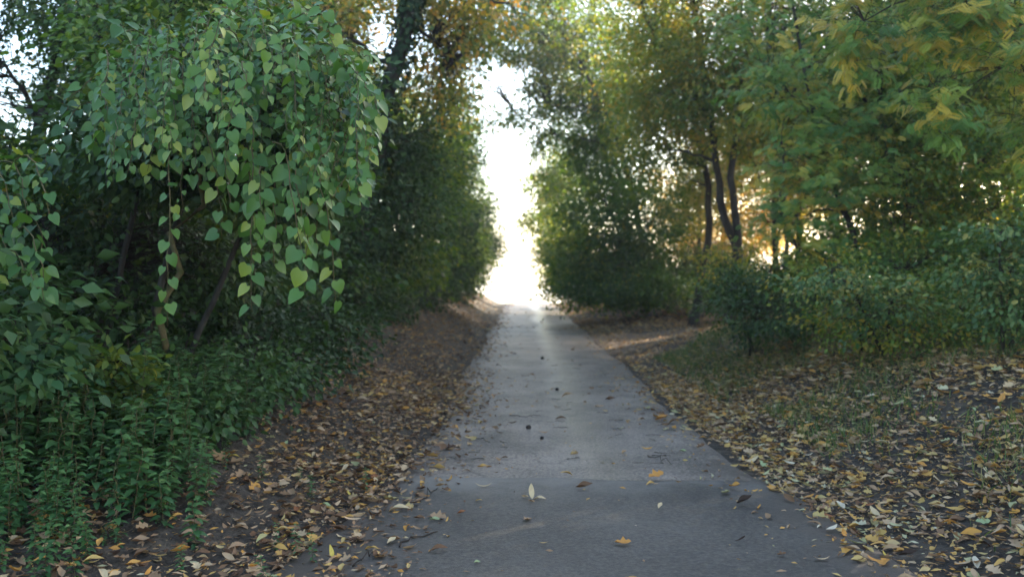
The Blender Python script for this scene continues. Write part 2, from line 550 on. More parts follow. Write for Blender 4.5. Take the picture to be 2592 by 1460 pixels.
def twigs(g, P, skel, r=.007, frac=1.0, maxlen=3.0):
    """thin twigs from the nearest piece of wood to the clumps"""
    S = np.concatenate(skel)
    for i in np.nonzero(rng.random(len(P)) < frac)[0]:
        d = np.linalg.norm(S - P[i], axis=1) + np.maximum(0, S[:, 2] - P[i][2]) * .6
        a = S[int(np.argmin(d))]
        if np.linalg.norm(a - P[i]) > maxlen: continue
        p = bend(a, P[i], 5, .08, .12)
        g.tube(p, np.linspace(r * 1.5, r * .35, 5), 3, .5)


def make_tree(name, label, cat, base, trunk, lobes, mat, limbs=(), per=34, spread=.34, size=.08, template=DIAM, group=None,
              twig_r=.008, twig_frac=.8, hue=None, flat=.55, droop=.35, wid=None, trunk_name='trunk', crown_name='crown', bark='bark', maxlen=3.5, k=8):
    global rng
    rng = np.random.default_rng(zlib.crc32((name + label + mat).encode()) + int(1000 * abs(float(lobes[0][0][2]))))
    t = Thing(name, base, label, cat, group)
    skel = []
    for pts, r0, r1 in trunk:
        p = np.asarray(pts, float)
        g = Geo()
        n = 14
        s = np.linspace(0, len(p) - 1, n)
        q = np.stack([np.interp(s, np.arange(len(p)), p[:, c]) for c in range(3)], 1)
        q[1:-1] += rng.normal(size=(n - 2, 3)) * r0 * .18
        rr = np.linspace(r0, r1, n)
        rr[0] *= 1.35
        g.tube(q, rr, k)
        t.part(trunk_name, g, M[bark])
        skel.append(q[3:])
    for a, b, r0 in limbs:
        g = Geo()
        q = bend(a, b, 9, .06, .10)
        g.tube(q, np.linspace(r0, r0 * .3, 9), 6)
        t.part('branch', g, M[bark])
        skel.append(q[1:])
    P, O = clumps(lobes)
    gz = ground(P[:, 0], P[:, 1]) + .03
    P[:, 2] = np.maximum(P[:, 2], gz)
    g = Geo()
    foliage(g, P, O, per, spread, size, template, flat, droop, hue=hue, wid=wid)
    t.part(crown_name, g, M[mat])
    if twig_frac > 0 and skel:
        g = Geo()
        twigs(g, P, skel, twig_r, twig_frac, maxlen)
        t.part('twigs', g, M['twig'])
    return t


def lobe(px, py, d, rx, ry, rd, n):
    return (W(px, py, d), (rx * d / 2157.0, rd, ry * d / 2157.0), n)


def onground(x, y, dz=0.0):
    return np.array([x, y, float(ground(x, y)) + dz])


#SECTION ground
# ------------------------------------------------------------------ ground, road, patch, track
def sheet(name, xs, ys, zf, mat, label=None):
    X, Y = np.meshgrid(xs, ys)
    Z = zf(X, Y)
    nx, ny = len(xs), len(ys)
    i = np.arange(ny - 1)[:, None] * nx
    j = np.arange(nx - 1)[None]
    q = np.stack([i + j, i + j + 1, i + nx + j + 1, i + nx + j], -1).reshape(-1, 4)
    g = Geo().add(np.stack([X, Y, Z], -1).reshape(-1, 3), [q])
    o = link(name, g.mesh(name, mat))
    o['kind'] = 'structure'
    if label: o['label'] = label
    return o


xs = np.unique(np.concatenate([-np.geomspace(12, 400, 24), np.arange(-12, 14.01, .2), np.geomspace(14, 400, 24)]))
ys = np.unique(np.concatenate([-np.geomspace(6, 60, 8), np.arange(-6, 62, .3), np.geomspace(62, 700, 26)]))
sheet('ground', xs, ys[ys < 60.2], ground, M['soil'])
sheet('field', xs, ys[ys > 59.8], lambda x, y: ground(x, y), M['field'])


def strip(name, y0, y1, step, lf, rf, zoff, mat, nx=15, thick=.0):
    yy = np.arange(y0, y1 + 1e-6, step)
    u = np.linspace(0, 1, nx)
    L, Rr = lf(yy), rf(yy)
    X = L[:, None] + (Rr - L)[:, None] * u
    Y = np.repeat(yy[:, None], nx, 1)
    Z = ground(X, Y) + zoff
    Z[:, 0] -= .05
    Z[:, -1] -= .05
    i = np.arange(len(yy) - 1)[:, None] * nx
    j = np.arange(nx - 1)[None]
    q = np.stack([i + j, i + j + 1, i + nx + j + 1, i + nx + j], -1).reshape(-1, 4)
    g = Geo().add(np.stack([X, Y, Z], -1).reshape(-1, 3), [q])
    o = link(name, g.mesh(name, mat))
    o['kind'] = 'structure'
    return o


rag = lambda y, s: .05 * np.sin(y * .7 + s) + .025 * np.sin(y * 2.1 + s * 2) + .012 * np.sin(y * 7.1 + s * 3)
strip('road', 6.35, 70, .15, lambda y: ROAD_L + rag(y, 1), lambda y: ROAD_R + rag(y, 4), .022, M['asphalt'])
# the newer patch fills the near end; its far seam waves a little
def patch():
    nx, ny = 40, 30
    u = np.linspace(0, 1, nx)
    X = u[None, :].repeat(ny, 0)
    far = 6.62 + .07 * np.sin(u * 5 + .6) + .03 * np.sin(u * 17)
    Y = -5 + (far[None] + 5) * np.linspace(0, 1, ny)[:, None]
    Lx = -.98 - .17 * np.clip(6.2 - Y, 0, 6) + rag(Y, 1) * .6; Rx = 1.87 + .11 * np.clip(6.2 - Y, 0, 6) + rag(Y, 4) * .6
    X = Lx + (Rx - Lx) * X
    Z = np.maximum(ground(X, Y), 0) * .4 + .034
    Z[-1] -= .03; Z[:, 0] -= .06; Z[:, -1] -= .06
    i = np.arange(ny - 1)[:, None] * nx
    j = np.arange(nx - 1)[None]
    q = np.stack([i + j, i + j + 1, i + nx + j + 1, i + nx + j], -1).reshape(-1, 4)
    o = link('road_patch', Geo().add(np.stack([X, Y, Z], -1).reshape(-1, 3), [q]).mesh('road_patch', M['patch']))
    o['kind'] = 'structure'
patch()
def track():
    n, m = 60, 9
    t = np.linspace(0, 1, n)
    cx = 1.7 + 13 * t
    cy = 19.5 + 7 * t ** 1.3
    w = 3.2 - 1.6 * sstep(t, 0, .3)
    u = np.linspace(-1, 1, m)
    X = cx[:, None] + 0 * u
    Y = cy[:, None] + u[None] * w[:, None] / 1 + .12 * np.sin(cx * 3)[:, None]
    Z = ground(X, Y) + .014
    Z[:, 0] -= .05; Z[:, -1] -= .05
    i = np.arange(n - 1)[:, None] * m
    j = np.arange(m - 1)[None]
    q = np.stack([i + j, i + m + j, i + m + j + 1, i + j + 1], -1).reshape(-1, 4)
    o = link('dirt_track', Geo().add(np.stack([X, Y, Z], -1).reshape(-1, 3), [q]).mesh('dirt_track', M['track']))
    o['kind'] = 'structure'
track()


def surf(x, y):
    """top of ground, road or patch"""
    z = ground(x, y)
    onroad = (np.asarray(x) > ROAD_L - .02) & (np.asarray(x) < ROAD_R + .02)
    return np.where(onroad, z + np.where(np.asarray(y) < 6.6, .034, .022), z)


#SECTION vine
# ------------------------------------------------------------------ the heart-leaved vine on the left
def strand_leaves(g, pts, step, size, facing=(.2, -1, .5), hue=None, top=0.0):
    """leaves alternate along a stem; near its arched top they lie flat, lower down they hang tip-down"""
    pts = np.asarray(pts)
    seg = np.linalg.norm(np.diff(pts, axis=0), axis=1)
    s = np.concatenate([[0], np.cumsum(seg)])
    q = np.arange(step * .5, s[-1], step)
    if len(q) < 2: return
    p = np.stack([np.interp(q, s, pts[:, c]) for c in range(3)], 1)
    T = unit(np.stack([np.gradient(p[:, c]) for c in range(3)], 1))
    n = len(p)
    u = np.clip(1.75 * (1 - q / s[-1] / max(top, 1e-3)), 0, 1)[:, None] if top > 0 else np.zeros((n, 1))
    sg = np.where(np.arange(n) % 2 == 0, 1, -1)[:, None]
    fac = unit(np.asarray(facing)[None] * (1 - u) + np.array([.1, -.3, 1.]) * u)
    lat = unit(np.cross(T, np.array([.2, -1, .3])[None] + 0 * T) + 1e-6)
    D = unit(lat * sg * .6 + np.array([0, -.15, -.75]) * (1 - u) + np.array([0, -.5, -.28]) * u + T * .25 + rng.normal(size=(n, 3)) * .26)
    N = unit(fac + lat * sg * .3 + rng.normal(size=(n, 3)) * .42)
    h = (rng.normal(.4, .18) if hue is None else hue)
    g.leaves(HEART, p + lat * sg * .015 + D * size * .15, D, N, size * (.62 + .6 * rng.random(n)), np.where(rng.random(n) < .07, .97, np.clip(h + rng.normal(0, .17, n), 0, 1)), .85 + .3 * rng.random(n))


def drape(top, end, out, n=16):
    """a stem that arches out from top and then hangs down to end"""
    t = np.linspace(0, 1, n)[:, None]
    top, end = np.asarray(top), np.asarray(end)
    h = top + (end - top) * np.array([1, 1, 0]) * (1 - (1 - t) ** 2.2)
    z = top[2] + (end[2] - top[2]) * t ** 1.35 + out * np.sin(PI * np.clip(t * 2.2, 0, 1)) * .5
    h[:, 2:3] = z
    h[1:] += np.cumsum(rng.normal(size=(n - 1, 3)) * .008, 0)
    return h


def build_vine():
    global rng
    rng = np.random.default_rng(21)
    base = onground(-3.0, 6.6)
    t = Thing('climbing_vine', base, 'broad climbing vine with pale heart shaped leaves hanging in a curtain over the left verge', 'vine')
    ridge = np.array([(230, 200), (330, 190), (420, 120), (480, 150), (560, 60), (620, 85), (700, 60), (760, 120), (860, 180), (905, 250), (950, 330)], float)
    stems = Geo(); leaf = Geo()
    root = bend(base, W(560, 300, 6.4), 10, .02, .1)
    stems.tube(root, np.linspace(.03, .018, 10), 6)
    # the curtain: many stems from the ridge downwards, outer ones in front
    for i in range(215):
        u = rng.random() * (len(ridge) - 1)
        px = np.interp(u, range(len(ridge)), ridge[:, 0]); py = np.interp(u, range(len(ridge)), ridge[:, 1])
        dep = 5.1 + 1.6 * rng.random()
        py += rng.random() ** 1.2 * 340 * (1 - .4 * abs(px - 640) / 300) - 30 + rng.normal(0, 22)
        ln = 60 + 190 * rng.random() ** 1.6
        lim = 380 + 150 * rng.random() + .2 * (px - 350) - .9 * max(0, px - 800)
        a = W(px, py, dep + .35); b = W(min(px + rng.normal(5, 65), 890 + 40 * rng.random()), min(py + ln, max(lim, py + 50)), dep - .2 - .35 * rng.random())
        q = drape(a, b, .16 + .1 * rng.random())
        strand_leaves(leaf, q, .042 + .02 * rng.random(), .055 * (.65 + .75 * rng.random()), top=.9)
        stems.tube(q, np.linspace(.004, .0015, len(q)), 3)
    # long tendrils over the top, outlined against the yellow trees
    for px, py, ex, ey, dep in ((780, 130, 905, 250, 5.4), (840, 190, 955, 320, 5.5), (700, 85, 830, 30, 5.6), (860, 200, 960, 300, 5.3), (600, 90, 520, 240, 5.1), (790, 60, 860, 190, 5.6), (900, 280, 930, 390, 5.5), (330, 200, 180, 330, 5.8), (420, 120, 300, 60, 6.0), (470, 140, 400, 40, 5.9), (560, 60, 600, -20, 5.8), (700, 60, 790, -10, 5.8), (820, 150, 930, 170, 5.6), (860, 220, 960, 270, 5.7), (300, 230, 210, 420, 5.6), (890, 250, 930, 420, 5.7)):
        q = drape(W(px, py, dep + .2), W(ex, ey, dep - .2), .1)
        strand_leaves(leaf, q, .05, .08, top=.6); stems.tube(q, np.linspace(.005, .002, len(q)), 3)
    t.part('foliage', leaf, M['vine'])
    t.part('stem', stems, M['vine_stem'])
    # the strands that hang free below the curtain
    for px, py, ex, ey, dep, sz, st in ((430, 330, 438, 812, 4.9, .098, .072), (640, 330, 640, 782, 4.9, .10, .06), (690, 360, 735, 735, 4.8, .108, .062), (760, 380, 835, 765, 5.0, .10, .06),
                                        (620, 400, 632, 690, 5.1, .10, .06), (700, 420, 700, 690, 5.1, .10, .06), (790, 420, 800, 730, 5.1, .098, .06), (850, 360, 815, 640, 5.2, .09, .06), (500, 330, 545, 590, 5.1, .095, .065),
                                        (620, 160, 622, 350, 4.8, .085, .058), (480, 210, 540, 320, 4.8, .09, .06), (660, 400, 665, 620, 4.9, .10, .06), (740, 420, 760, 640, 4.9, .105, .06), (560, 400, 565, 520, 5.0, .10, .06),
                                        (345, 300, 350, 430, 5.0, .075, .05), (880, 330, 900, 520, 5.3, .09, .06)):
        q = drape(W(px, py, dep + .25), W(ex, ey, dep), .05)
        g = Geo(); strand_leaves(g, q, st, sz * .80, facing=(.2, -1, .45), hue=.5, top=.15)
        o = t.part('hanging_strand', g, M['vine'])
        g = Geo(); g.tube(q, np.linspace(.005, .002, len(q)), 4)
        t.part('stem', g, M['vine_stem'], o)


build_vine()


def build_edge_vine():
    global rng
    rng = np.random.default_rng(22)
    base = onground(-3.4, 5.4)
    t = Thing('climbing_vine', base, 'smaller tangle of drooping heart leaves hanging at the left frame edge above the nettles', 'vine')
    leaf, stems = Geo(), Geo()
    stems.tube(bend(base, W(-60, 380, 4.9), 8, .03), np.linspace(.02, .008, 8), 5)
    for i in range(20):
        px = -140 + 230 * rng.random(); dep = 4.2 + .8 * rng.random()
        py = 400 + 260 * rng.random()
        q = drape(W(px - 60, py, dep + .3), W(px + rng.normal(25, 30), py + 90 + 160 * rng.random(), dep), .1)
        strand_leaves(leaf, q, .055, .07 * (.7 + .5 * rng.random()), top=.8); stems.tube(q, np.linspace(.005, .002, len(q)), 3)
    t.part('foliage', leaf, M['vine'])
    t.part('stem', stems, M['vine_stem'])


build_edge_vine()

#SECTION left
# ------------------------------------------------------------------ left side: trees, bushes
make_tree('hazel_bush', 'dense dark green bush that carries the heart leaved vine on the left verge', 'bush', onground(-3.3, 7.2),
          [((onground(-3.3, 7.2), W(500, 350, 7.2), W(640, 170, 7.0)), .035, .015), ((onground(-3.0, 7.3), W(650, 500, 7.2), W(820, 260, 7)), .03, .012), ((onground(-3.6, 7.2), W(350, 450, 7.2), W(330, 260, 7.0)), .03, .012)],
          [lobe(520, 250, 6.9, 230, 150, .9, 120), lobe(740, 260, 6.9, 190, 150, .9, 110), lobe(400, 400, 7.1, 170, 110, .7, 60), lobe(720, 460, 7.2, 190, 130, .6, 80), lobe(300, 340, 7.1, 150, 120, .7, 50)],
          'dark', per=30, spread=.2, size=.085, template=OVAL, twig_frac=.5, twig_r=.005)
make_tree('field_maple', 'dark small leaved tree with a bright sky hole through it at the upper left', 'tree', onground(-6.2, 10.5),
          [((onground(-6.2, 10.5), W(70, 500, 10.5), W(120, 200, 10.3), W(180, -60, 10)), .12, .05)],
          [lobe(330, 60, 9.8, 220, 130, 1.6, 120), lobe(40, 20, 9.8, 140, 70, 1.5, 50), lobe(300, 220, 10, 110, 90, 1.2, 50), lobe(520, 30, 9.6, 150, 70, 1.2, 60), lobe(120, 470, 10, 170, 90, 1.2, 80), lobe(350, -150, 9.8, 400, 140, 1.8, 110), lobe(-170, 250, 9.8, 120, 330, 1.5, 80), lobe(60, 215, 9.8, 80, 60, .8, 5)],
          'dark', limbs=[(W(90, 420, 10.4), W(260, 380, 9.6), .05), (W(105, 300, 10.3), W(330, 60, 9.8), .05), (W(100, 330, 10.4), W(-20, 130, 9.8), .04)],
          per=42, spread=.3, size=.075, template=DIAM, twig_frac=.8)
make_tree('hazel_bush', 'mid green bush between the dark upper left tree and the heart leaved vine', 'bush', onground(-4.6, 8.6),
          [((onground(-4.6, 8.6), W(250, 600, 8.4), W(240, 300, 8.2), W(330, 60, 8.0)), .05, .015), ((onground(-4.4, 8.6), W(350, 500, 8.3), W(420, 150, 8.0), W(460, -40, 7.9)), .04, .015)],
          [lobe(320, 110, 8.0, 110, 90, .8, 50), lobe(420, 60, 7.9, 130, 80, .8, 60), lobe(560, 10, 7.9, 120, 60, .7, 44), lobe(330, 330, 8.0, 70, 80, .7, 26), lobe(380, 230, 7.8, 110, 90, .6, 40), lobe(170, 450, 7.6, 130, 50, .6, 34), lobe(680, 20, 8.2, 90, 60, .7, 26)],
          'mid', per=22, spread=.22, size=.075, template=OVAL, twig_frac=.6, twig_r=.005, hue=np.clip(rng.normal(.22, .15, 314), 0, 1))
make_tree('elder_bush', 'shaded bush with sparse mid green leaves in the dark hollow under the vine', 'bush', onground(-4.2, 8.0),
          [((onground(-4.2, 8.0), W(250, 700, 7.6), W(330, 560, 7.2)), .03, .01), ((onground(-4.2, 8.0), W(120, 700, 7.6), W(100, 560, 7.2)), .03, .01)],
          [lobe(160, 560, 7.6, 190, 110, .6, 46), lobe(330, 640, 7.9, 150, 120, .5, 40), lobe(120, 740, 7.0, 150, 90, .5, 34), lobe(420, 760, 7.8, 160, 90, .5, 40), lobe(450, 640, 8.0, 130, 110, .4, 50), lobe(590, 680, 8.1, 120, 110, .4, 50), lobe(330, 800, 7.4, 140, 60, .4, 30)],
          'dark', per=15, spread=.18, size=.08, template=OVAL, twig_frac=.9, twig_r=.004, hue=None)
make_tree('bramble_bush', 'yellowish green low bramble between the dark hollow and the nettles', 'bush', onground(-2.75, 6.3),
          [((onground(-2.75, 6.3), W(270, 960, 6.0), W(300, 900, 5.8)), .012, .005)],
          [lobe(270, 935, 5.9, 90, 50, .35, 30), lobe(340, 1000, 6.0, 80, 40, .3, 18)],
          'yellowgreen', per=12, spread=.11, size=.075, template=OVAL, twig_frac=.6, twig_r=.003, hue=np.clip(rng.normal(.15, .1, 48), 0, 1))
make_tree('elder_bush', 'broad leaved dark green bush behind the nettles at the left edge', 'bush', onground(-3.4, 6.0),
          [((onground(-3.4, 6.0), W(20, 980, 5.6), W(40, 880, 5.4)), .02, .006)],
          [lobe(60, 930, 5.4, 130, 80, .5, 50), lobe(-60, 800, 5.4, 120, 120, .5, 40)],
          'nettle', per=14, spread=.14, size=.09, template=OVAL, twig_frac=.5, twig_r=.004)
for lab, bx, by, lob, hu in (
        ('glossy small leaved low bush on the left bank beside the leaf litter', -2.35, 7.4, [lobe(640, 960, 7.2, 110, 75, .5, 60), lobe(560, 1010, 6.9, 70, 45, .4, 26)], .4),
        ('bluish green ground hugging bush under the longest vine strand', -3.0, 7.6, [lobe(470, 900, 7.4, 90, 50, .5, 30)], .25),
        ('dark leafy bush between the nettles and the glossy low bush', -2.5, 6.5, [lobe(420, 1000, 6.3, 110, 60, .4, 50), lobe(520, 1060, 6.1, 80, 45, .35, 30)], .3),
        ('round dark bush in the hollow right of the longest vine strand', -3.1, 8.8, [lobe(620, 850, 8.6, 130, 70, .6, 60), lobe(520, 800, 8.8, 110, 60, .6, 40)], .3),
        ('leafy bush hanging over the litter below the right hand vine strands', -2.5, 8.4, [lobe(740, 930, 8.2, 90, 60, .5, 46)], .35),
        ('small leaved bush at the foot of the bank past the hanging strands', -2.5, 10.0, [lobe(830, 850, 9.8, 110, 70, .7, 70), lobe(760, 800, 10.2, 120, 80, .6, 50)], .5),
        ('pale small leaved bush beside the lane below the ivy trunk', -2.5, 13.5, [lobe(900, 770, 13.2, 90, 70, .8, 60), lobe(860, 700, 13.4, 80, 70, .8, 40)], .45),
        ('grey green bush where the leaf litter narrows on the left', -2.4, 18.0, [lobe(1000, 775, 17.6, 75, 42, .9, 60)], .5),
        ('low dark bush farther up the left bank', -2.4, 24.0, [lobe(1085, 745, 23.5, 60, 40, 1.2, 70)], .5),
        ('last low bush on the left before the bright opening', -2.6, 33.0, [lobe(1150, 738, 32.5, 50, 32, 1.5, 70)], .4)):
    b = onground(bx, by)
    n = sum(l_[2] for l_ in lob)
    make_tree('low_bush', lab, 'bush', b, [((b, b + (0, -.1, .25), b + (.1, -.2, .45)), .015, .006)], lob, 'bluish' if 'bluish' in lab or 'glossy' in lab else 'dark',
              per=21, spread=.17 + .004 * by, size=.05 + .0018 * by, template=OVAL if by < 9 else DIAM, twig_frac=.4, twig_r=.003, group='low bushes along the left bank', hue=np.clip(rng.normal(hu - .2, .12, n), 0, 1))

# the leaning ivy-clad tree
b = onground(-3.0, 14.2)
iv = make_tree('ivy_tree', 'leaning ivy clad tree with yellow autumn crown over the left of the lane', 'tree', b,
               [((b, W(930, 500, 14.2), W(975, 270, 14.0), W(1040, 30, 13.7), W(1085, -150, 13.4), W(1120, -330, 13.2)), .17, .08)],
               [lobe(790, 60, 14.2, 160, 90, 1.3, 100), lobe(960, -20, 15.2, 200, 70, 1.0, 70), lobe(1130, 100, 14.5, 110, 80, 1.2, 34), lobe(900, 140, 15.6, 80, 90, .8, 34), lobe(1130, 200, 16, 60, 80, 1, 20), lobe(640, 20, 14.4, 120, 50, 1.2, 40), lobe(900, -260, 13.4, 420, 160, 2.2, 130), lobe(1130, 30, 14.8, 90, 60, 1.0, 50), lobe(1220, 20, 14.8, 90, 60, 1.4, 46), lobe(1080, 200, 16.5, 90, 80, 1.0, 34), lobe(1120, 270, 17, 60, 60, 1.2, 30), lobe(720, 110, 14.6, 160, 70, 1, 70)],
               'yellow', limbs=[(W(1052, -5, 13.6), W(1290, 12, 13.2), .05), (W(1000, 180, 13.9), W(800, 60, 14.1), .05), (W(1030, 60, 13.8), W(1150, 160, 15), .04), (W(1070, -90, 13.5), W(700, -120, 13.8), .06)],
               per=19, spread=.42, size=.115, template=DIAM, twig_frac=.8, hue=np.clip(rng.normal(.34, .28, 600), 0, 1))
g = Geo()
tp = np.stack([b, W(930, 500, 14.2), W(975, 270, 14.0), W(1040, 30, 13.7), W(1060, -60, 13.6)])
n = 2600
s = rng.random(n) * 4
q = np.stack([np.interp(s, range(5), tp[:, c]) for c in range(3)], 1)
o3 = unit(rng.normal(size=(n, 3)) * np.array([1, 1, .2]))
bulge = .17 + .16 * np.exp(-((s - 2.2) / .8) ** 2) * rng.random(n)
g.leaves(HEART, q + o3 * bulge[:, None], unit(o3 * .4 + np.array([0, 0, -1.]) + rng.normal(size=(n, 3)) * .3), unit(o3 + rng.normal(size=(n, 3)) * .3), .075 * (.6 + .6 * rng.random(n)), rng.random(n))
iv.part('ivy', g, M['ivy'])

# roadside trees on the left, one behind another
for lab, bx, by, ht, lob, mat in (
        ('dark green roadside tree just past the ivy trunk', -3.4, 15.5, 6.0, [lobe(880, 430, 15.0, 150, 130, 1.2, 130), lobe(1010, 520, 15.2, 110, 150, 1.0, 110), lobe(850, 600, 14.4, 130, 110, 1, 90), lobe(1020, 360, 15.4, 110, 80, 1.0, 60)], 'dark'),
        ('second dark roadside tree on the left with orange flecks', -3.2, 20.0, 7.0, [lobe(1080, 460, 19.5, 90, 130, 1.3, 110), lobe(1040, 640, 19, 100, 90, 1, 90), lobe(1100, 300, 20, 90, 110, 1.3, 80)], 'mid'),
        ('third roadside tree on the left, bluish green and round', -3.0, 26.0, 8.0, [lobe(1120, 560, 25.5, 80, 140, 1.4, 140), lobe(1150, 370, 26, 75, 110, 1.3, 90), lobe(1130, 690, 25, 60, 60, 1, 50)], 'dark'),
        ('fourth roadside tree on the left leaning toward the opening', -2.7, 34.0, 9.0, [lobe(1170, 500, 33.5, 60, 120, 1.6, 130), lobe(1180, 650, 33, 66, 80, 1.4, 110), lobe(1165, 360, 34, 50, 80, 1.5, 60)], 'mid'),
        ('last roadside tree on the left whose edge frames the opening', -2.8, 43.0, 9.0, [lobe(1205, 590, 42, 62, 80, 1.8, 150), lobe(1235, 620, 42, 36, 40, 1.2, 50), lobe(1185, 690, 42, 34, 50, 1.6, 70), lobe(1190, 480, 43, 50, 90, 1.8, 90)], 'dark')):
    b = onground(bx, by)
    c0 = lob[0][0]
    n = sum(l_[2] for l_ in lob)
    make_tree('roadside_tree', lab, 'tree', b, [((b, b + (.1, 0, 1.5), (b + c0) / 2 + (0, 0, .6), c0 + (0, 0, .8)), .10, .03)], lob, mat,
              limbs=[(b + (.1, 0, 1.6), l_[0], .05) for l_ in lob[1:]], per=46, spread=.30 + .006 * by, size=.075 + .0012 * by, group='trees along the left of the lane', twig_frac=.5,
              hue=np.clip(rng.normal(.35 if mat == 'dark' else .28, .18, n), 0, 1), k=7)

#SECTION right
# ------------------------------------------------------------------ right side
b = onground(4.9, 20.3)
make_tree('twin_stem_tree', 'tree with two dark stems forking in a narrow V beyond the dirt track', 'tree', b,
          [((b, W(1868, 640, 20.2), W(1830, 540, 20.1), W(1812, 430, 20), W(1790, 250, 20), W(1760, 40, 19.6)), .13, .05), ((b + (.05, 0, .3), W(1872, 640, 20.2), W(1858, 520, 20), W(1846, 420, 20), W(1880, 200, 19.6), W(1900, 20, 19.5)), .12, .05)],
          [lobe(1830, 140, 19.6, 170, 130, 1.7, 150), lobe(1730, 60, 19.8, 120, 110, 1.6, 80), lobe(1960, 90, 19.4, 140, 120, 1.6, 100), lobe(1850, 310, 19.8, 150, 80, 1.3, 70), lobe(1850, -120, 19.4, 300, 140, 2, 120), lobe(1780, 200, 20, 150, 140, 1.6, 110), lobe(1940, 250, 19.6, 120, 110, 1.4, 70), lobe(1640, 180, 20.5, 100, 160, 1.6, 80)],
          'yellowgreen', limbs=[(W(1816, 420, 20), W(1690, 380, 19.6), .045), (W(1800, 330, 20), W(1650, 90, 19.6), .05), (W(1870, 260, 19.8), W(2000, 90, 19.4), .05)],
          per=56, spread=.42, size=.10, hue=np.clip(rng.normal(.36, .24, 780), 0, 1))
b = onground(4.7, 23.5)
make_tree('slim_tree', 'slim dark stemmed tree standing left of the twin stems', 'tree', b,
          [((b, W(1795, 600, 23.4), W(1790, 450, 23.3), W(1740, 250, 23), W(1620, 20, 22.6)), .12, .05)],
          [lobe(1690, 200, 22.6, 130, 120, 1.7, 130), lobe(1620, 60, 22.6, 130, 110, 1.6, 100), lobe(1740, 330, 23, 110, 70, 1.2, 60), lobe(1640, 330, 23.4, 110, 90, 1.4, 70), lobe(1700, 440, 23.6, 80, 50, 1, 26), lobe(1600, -110, 22.4, 240, 130, 2, 110)],
          'mid', limbs=[(W(1775, 380, 23), W(1600, 250, 22.8), .05)], per=46, spread=.42, size=.10)
for lab, bx, by, lob, mat, hu in (
        ('large grey green tree leaning over the right of the lane', 4.0, 30.0, [lobe(1500, 310, 29.5, 110, 110, 2, 170), lobe(1560, 430, 29, 130, 100, 2, 170), lobe(1480, 160, 30, 110, 100, 2, 120), lobe(1430, 60, 30, 110, 80, 2, 80), lobe(1560, 220, 29.5, 110, 120, 2, 120), lobe(1450, -120, 30, 260, 150, 2.5, 140)], 'mid', .12),
        ('dense dark tree low over the bank before the crest on the right', 3.9, 27.0, [lobe(1530, 570, 26.5, 110, 100, 1.6, 150), lobe(1600, 690, 26, 120, 70, 1.3, 110), lobe(1480, 680, 27, 80, 70, 1.4, 90), lobe(1640, 570, 26, 90, 90, 1.3, 70), lobe(1460, 735, 26.5, 70, 26, 1.2, 50), lobe(1560, 740, 25.8, 80, 24, 1.2, 60), lobe(1680, 735, 25, 80, 30, 1.2, 60)], 'mid', .16),
        ('olive green tree nearer the crest on the right', 3.2, 37.0, [lobe(1440, 520, 36.5, 75, 110, 2, 150), lobe(1420, 420, 37, 50, 80, 1.8, 70), lobe(1440, 660, 36, 60, 70, 1.6, 90)], 'mid', .35),
        ('sunlit yellow green tree at the crest on the right', 3.0, 45.0, [lobe(1400, 570, 44.5, 46, 80, 2, 110), lobe(1415, 670, 44, 40, 56, 1.6, 80), lobe(1395, 470, 45, 36, 60, 1.8, 50)], 'yellowgreen', .3)):
    b = onground(bx, by)
    c0 = lob[0][0]
    n = sum(l_[2] for l_ in lob)
    make_tree('roadside_tree', lab, 'tree', b, [((b, b + (-.1, 0, 1.5), (b + c0) / 2 + (0, 0, .6), c0 + (0, 0, .8)), .13, .04)], lob, mat,
              limbs=[(b + (-.1, 0, 1.8), l_[0], .06) for l_ in lob[1:]], per=56, spread=.30 + .006 * by, size=.075 + .0014 * by, group='trees along the right of the lane', twig_frac=.5,
              hue=np.clip(rng.normal(hu, .2, n), 0, 1), k=7)
# long bare-ish limb with sparse leaves across the opening
b = onground(4.4, 29.0)
make_tree('overhanging_tree', 'thin tree whose sparse branches reach across the bright opening', 'tree', b,
          [((b, W(1600, 480, 28.5), W(1540, 300, 28.2), W(1450, 130, 28), W(1350, -40, 27.6)), .12, .05)],
          [lobe(1310, 290, 27.6, 80, 34, 1.0, 20), lobe(1385, 250, 28, 40, 60, 1.0, 20), lobe(1370, 330, 27.8, 50, 60, 1.2, 26), lobe(1240, 130, 28, 110, 40, 1.4, 26), lobe(1370, 170, 28, 60, 40, 1.2, 18), lobe(1345, 570, 29.5, 22, 24, .8, 14), lobe(1390, 230, 28, 60, 60, 1.2, 34), lobe(1300, 70, 28, 130, 80, 1.8, 76), lobe(1410, 110, 28, 90, 110, 1.8, 84), lobe(1200, 70, 28, 120, 80, 1.8, 60), lobe(1175, 180, 28, 50, 40, 1.2, 14), lobe(1330, -110, 27.6, 220, 130, 2, 110), lobe(1345, 450, 29, 30, 40, 1, 10)],
          'mid', limbs=[(W(1530, 290, 28.2), W(1300, 280, 27.6), .04), (W(1500, 220, 28.1), W(1330, 60, 28), .05), (W(1420, 80, 28), W(1190, 30, 28), .05), (W(1560, 380, 28.3), W(1370, 350, 27.8), .03)],
          per=36, spread=.46, size=.13, twig_frac=.9, twig_r=.014)

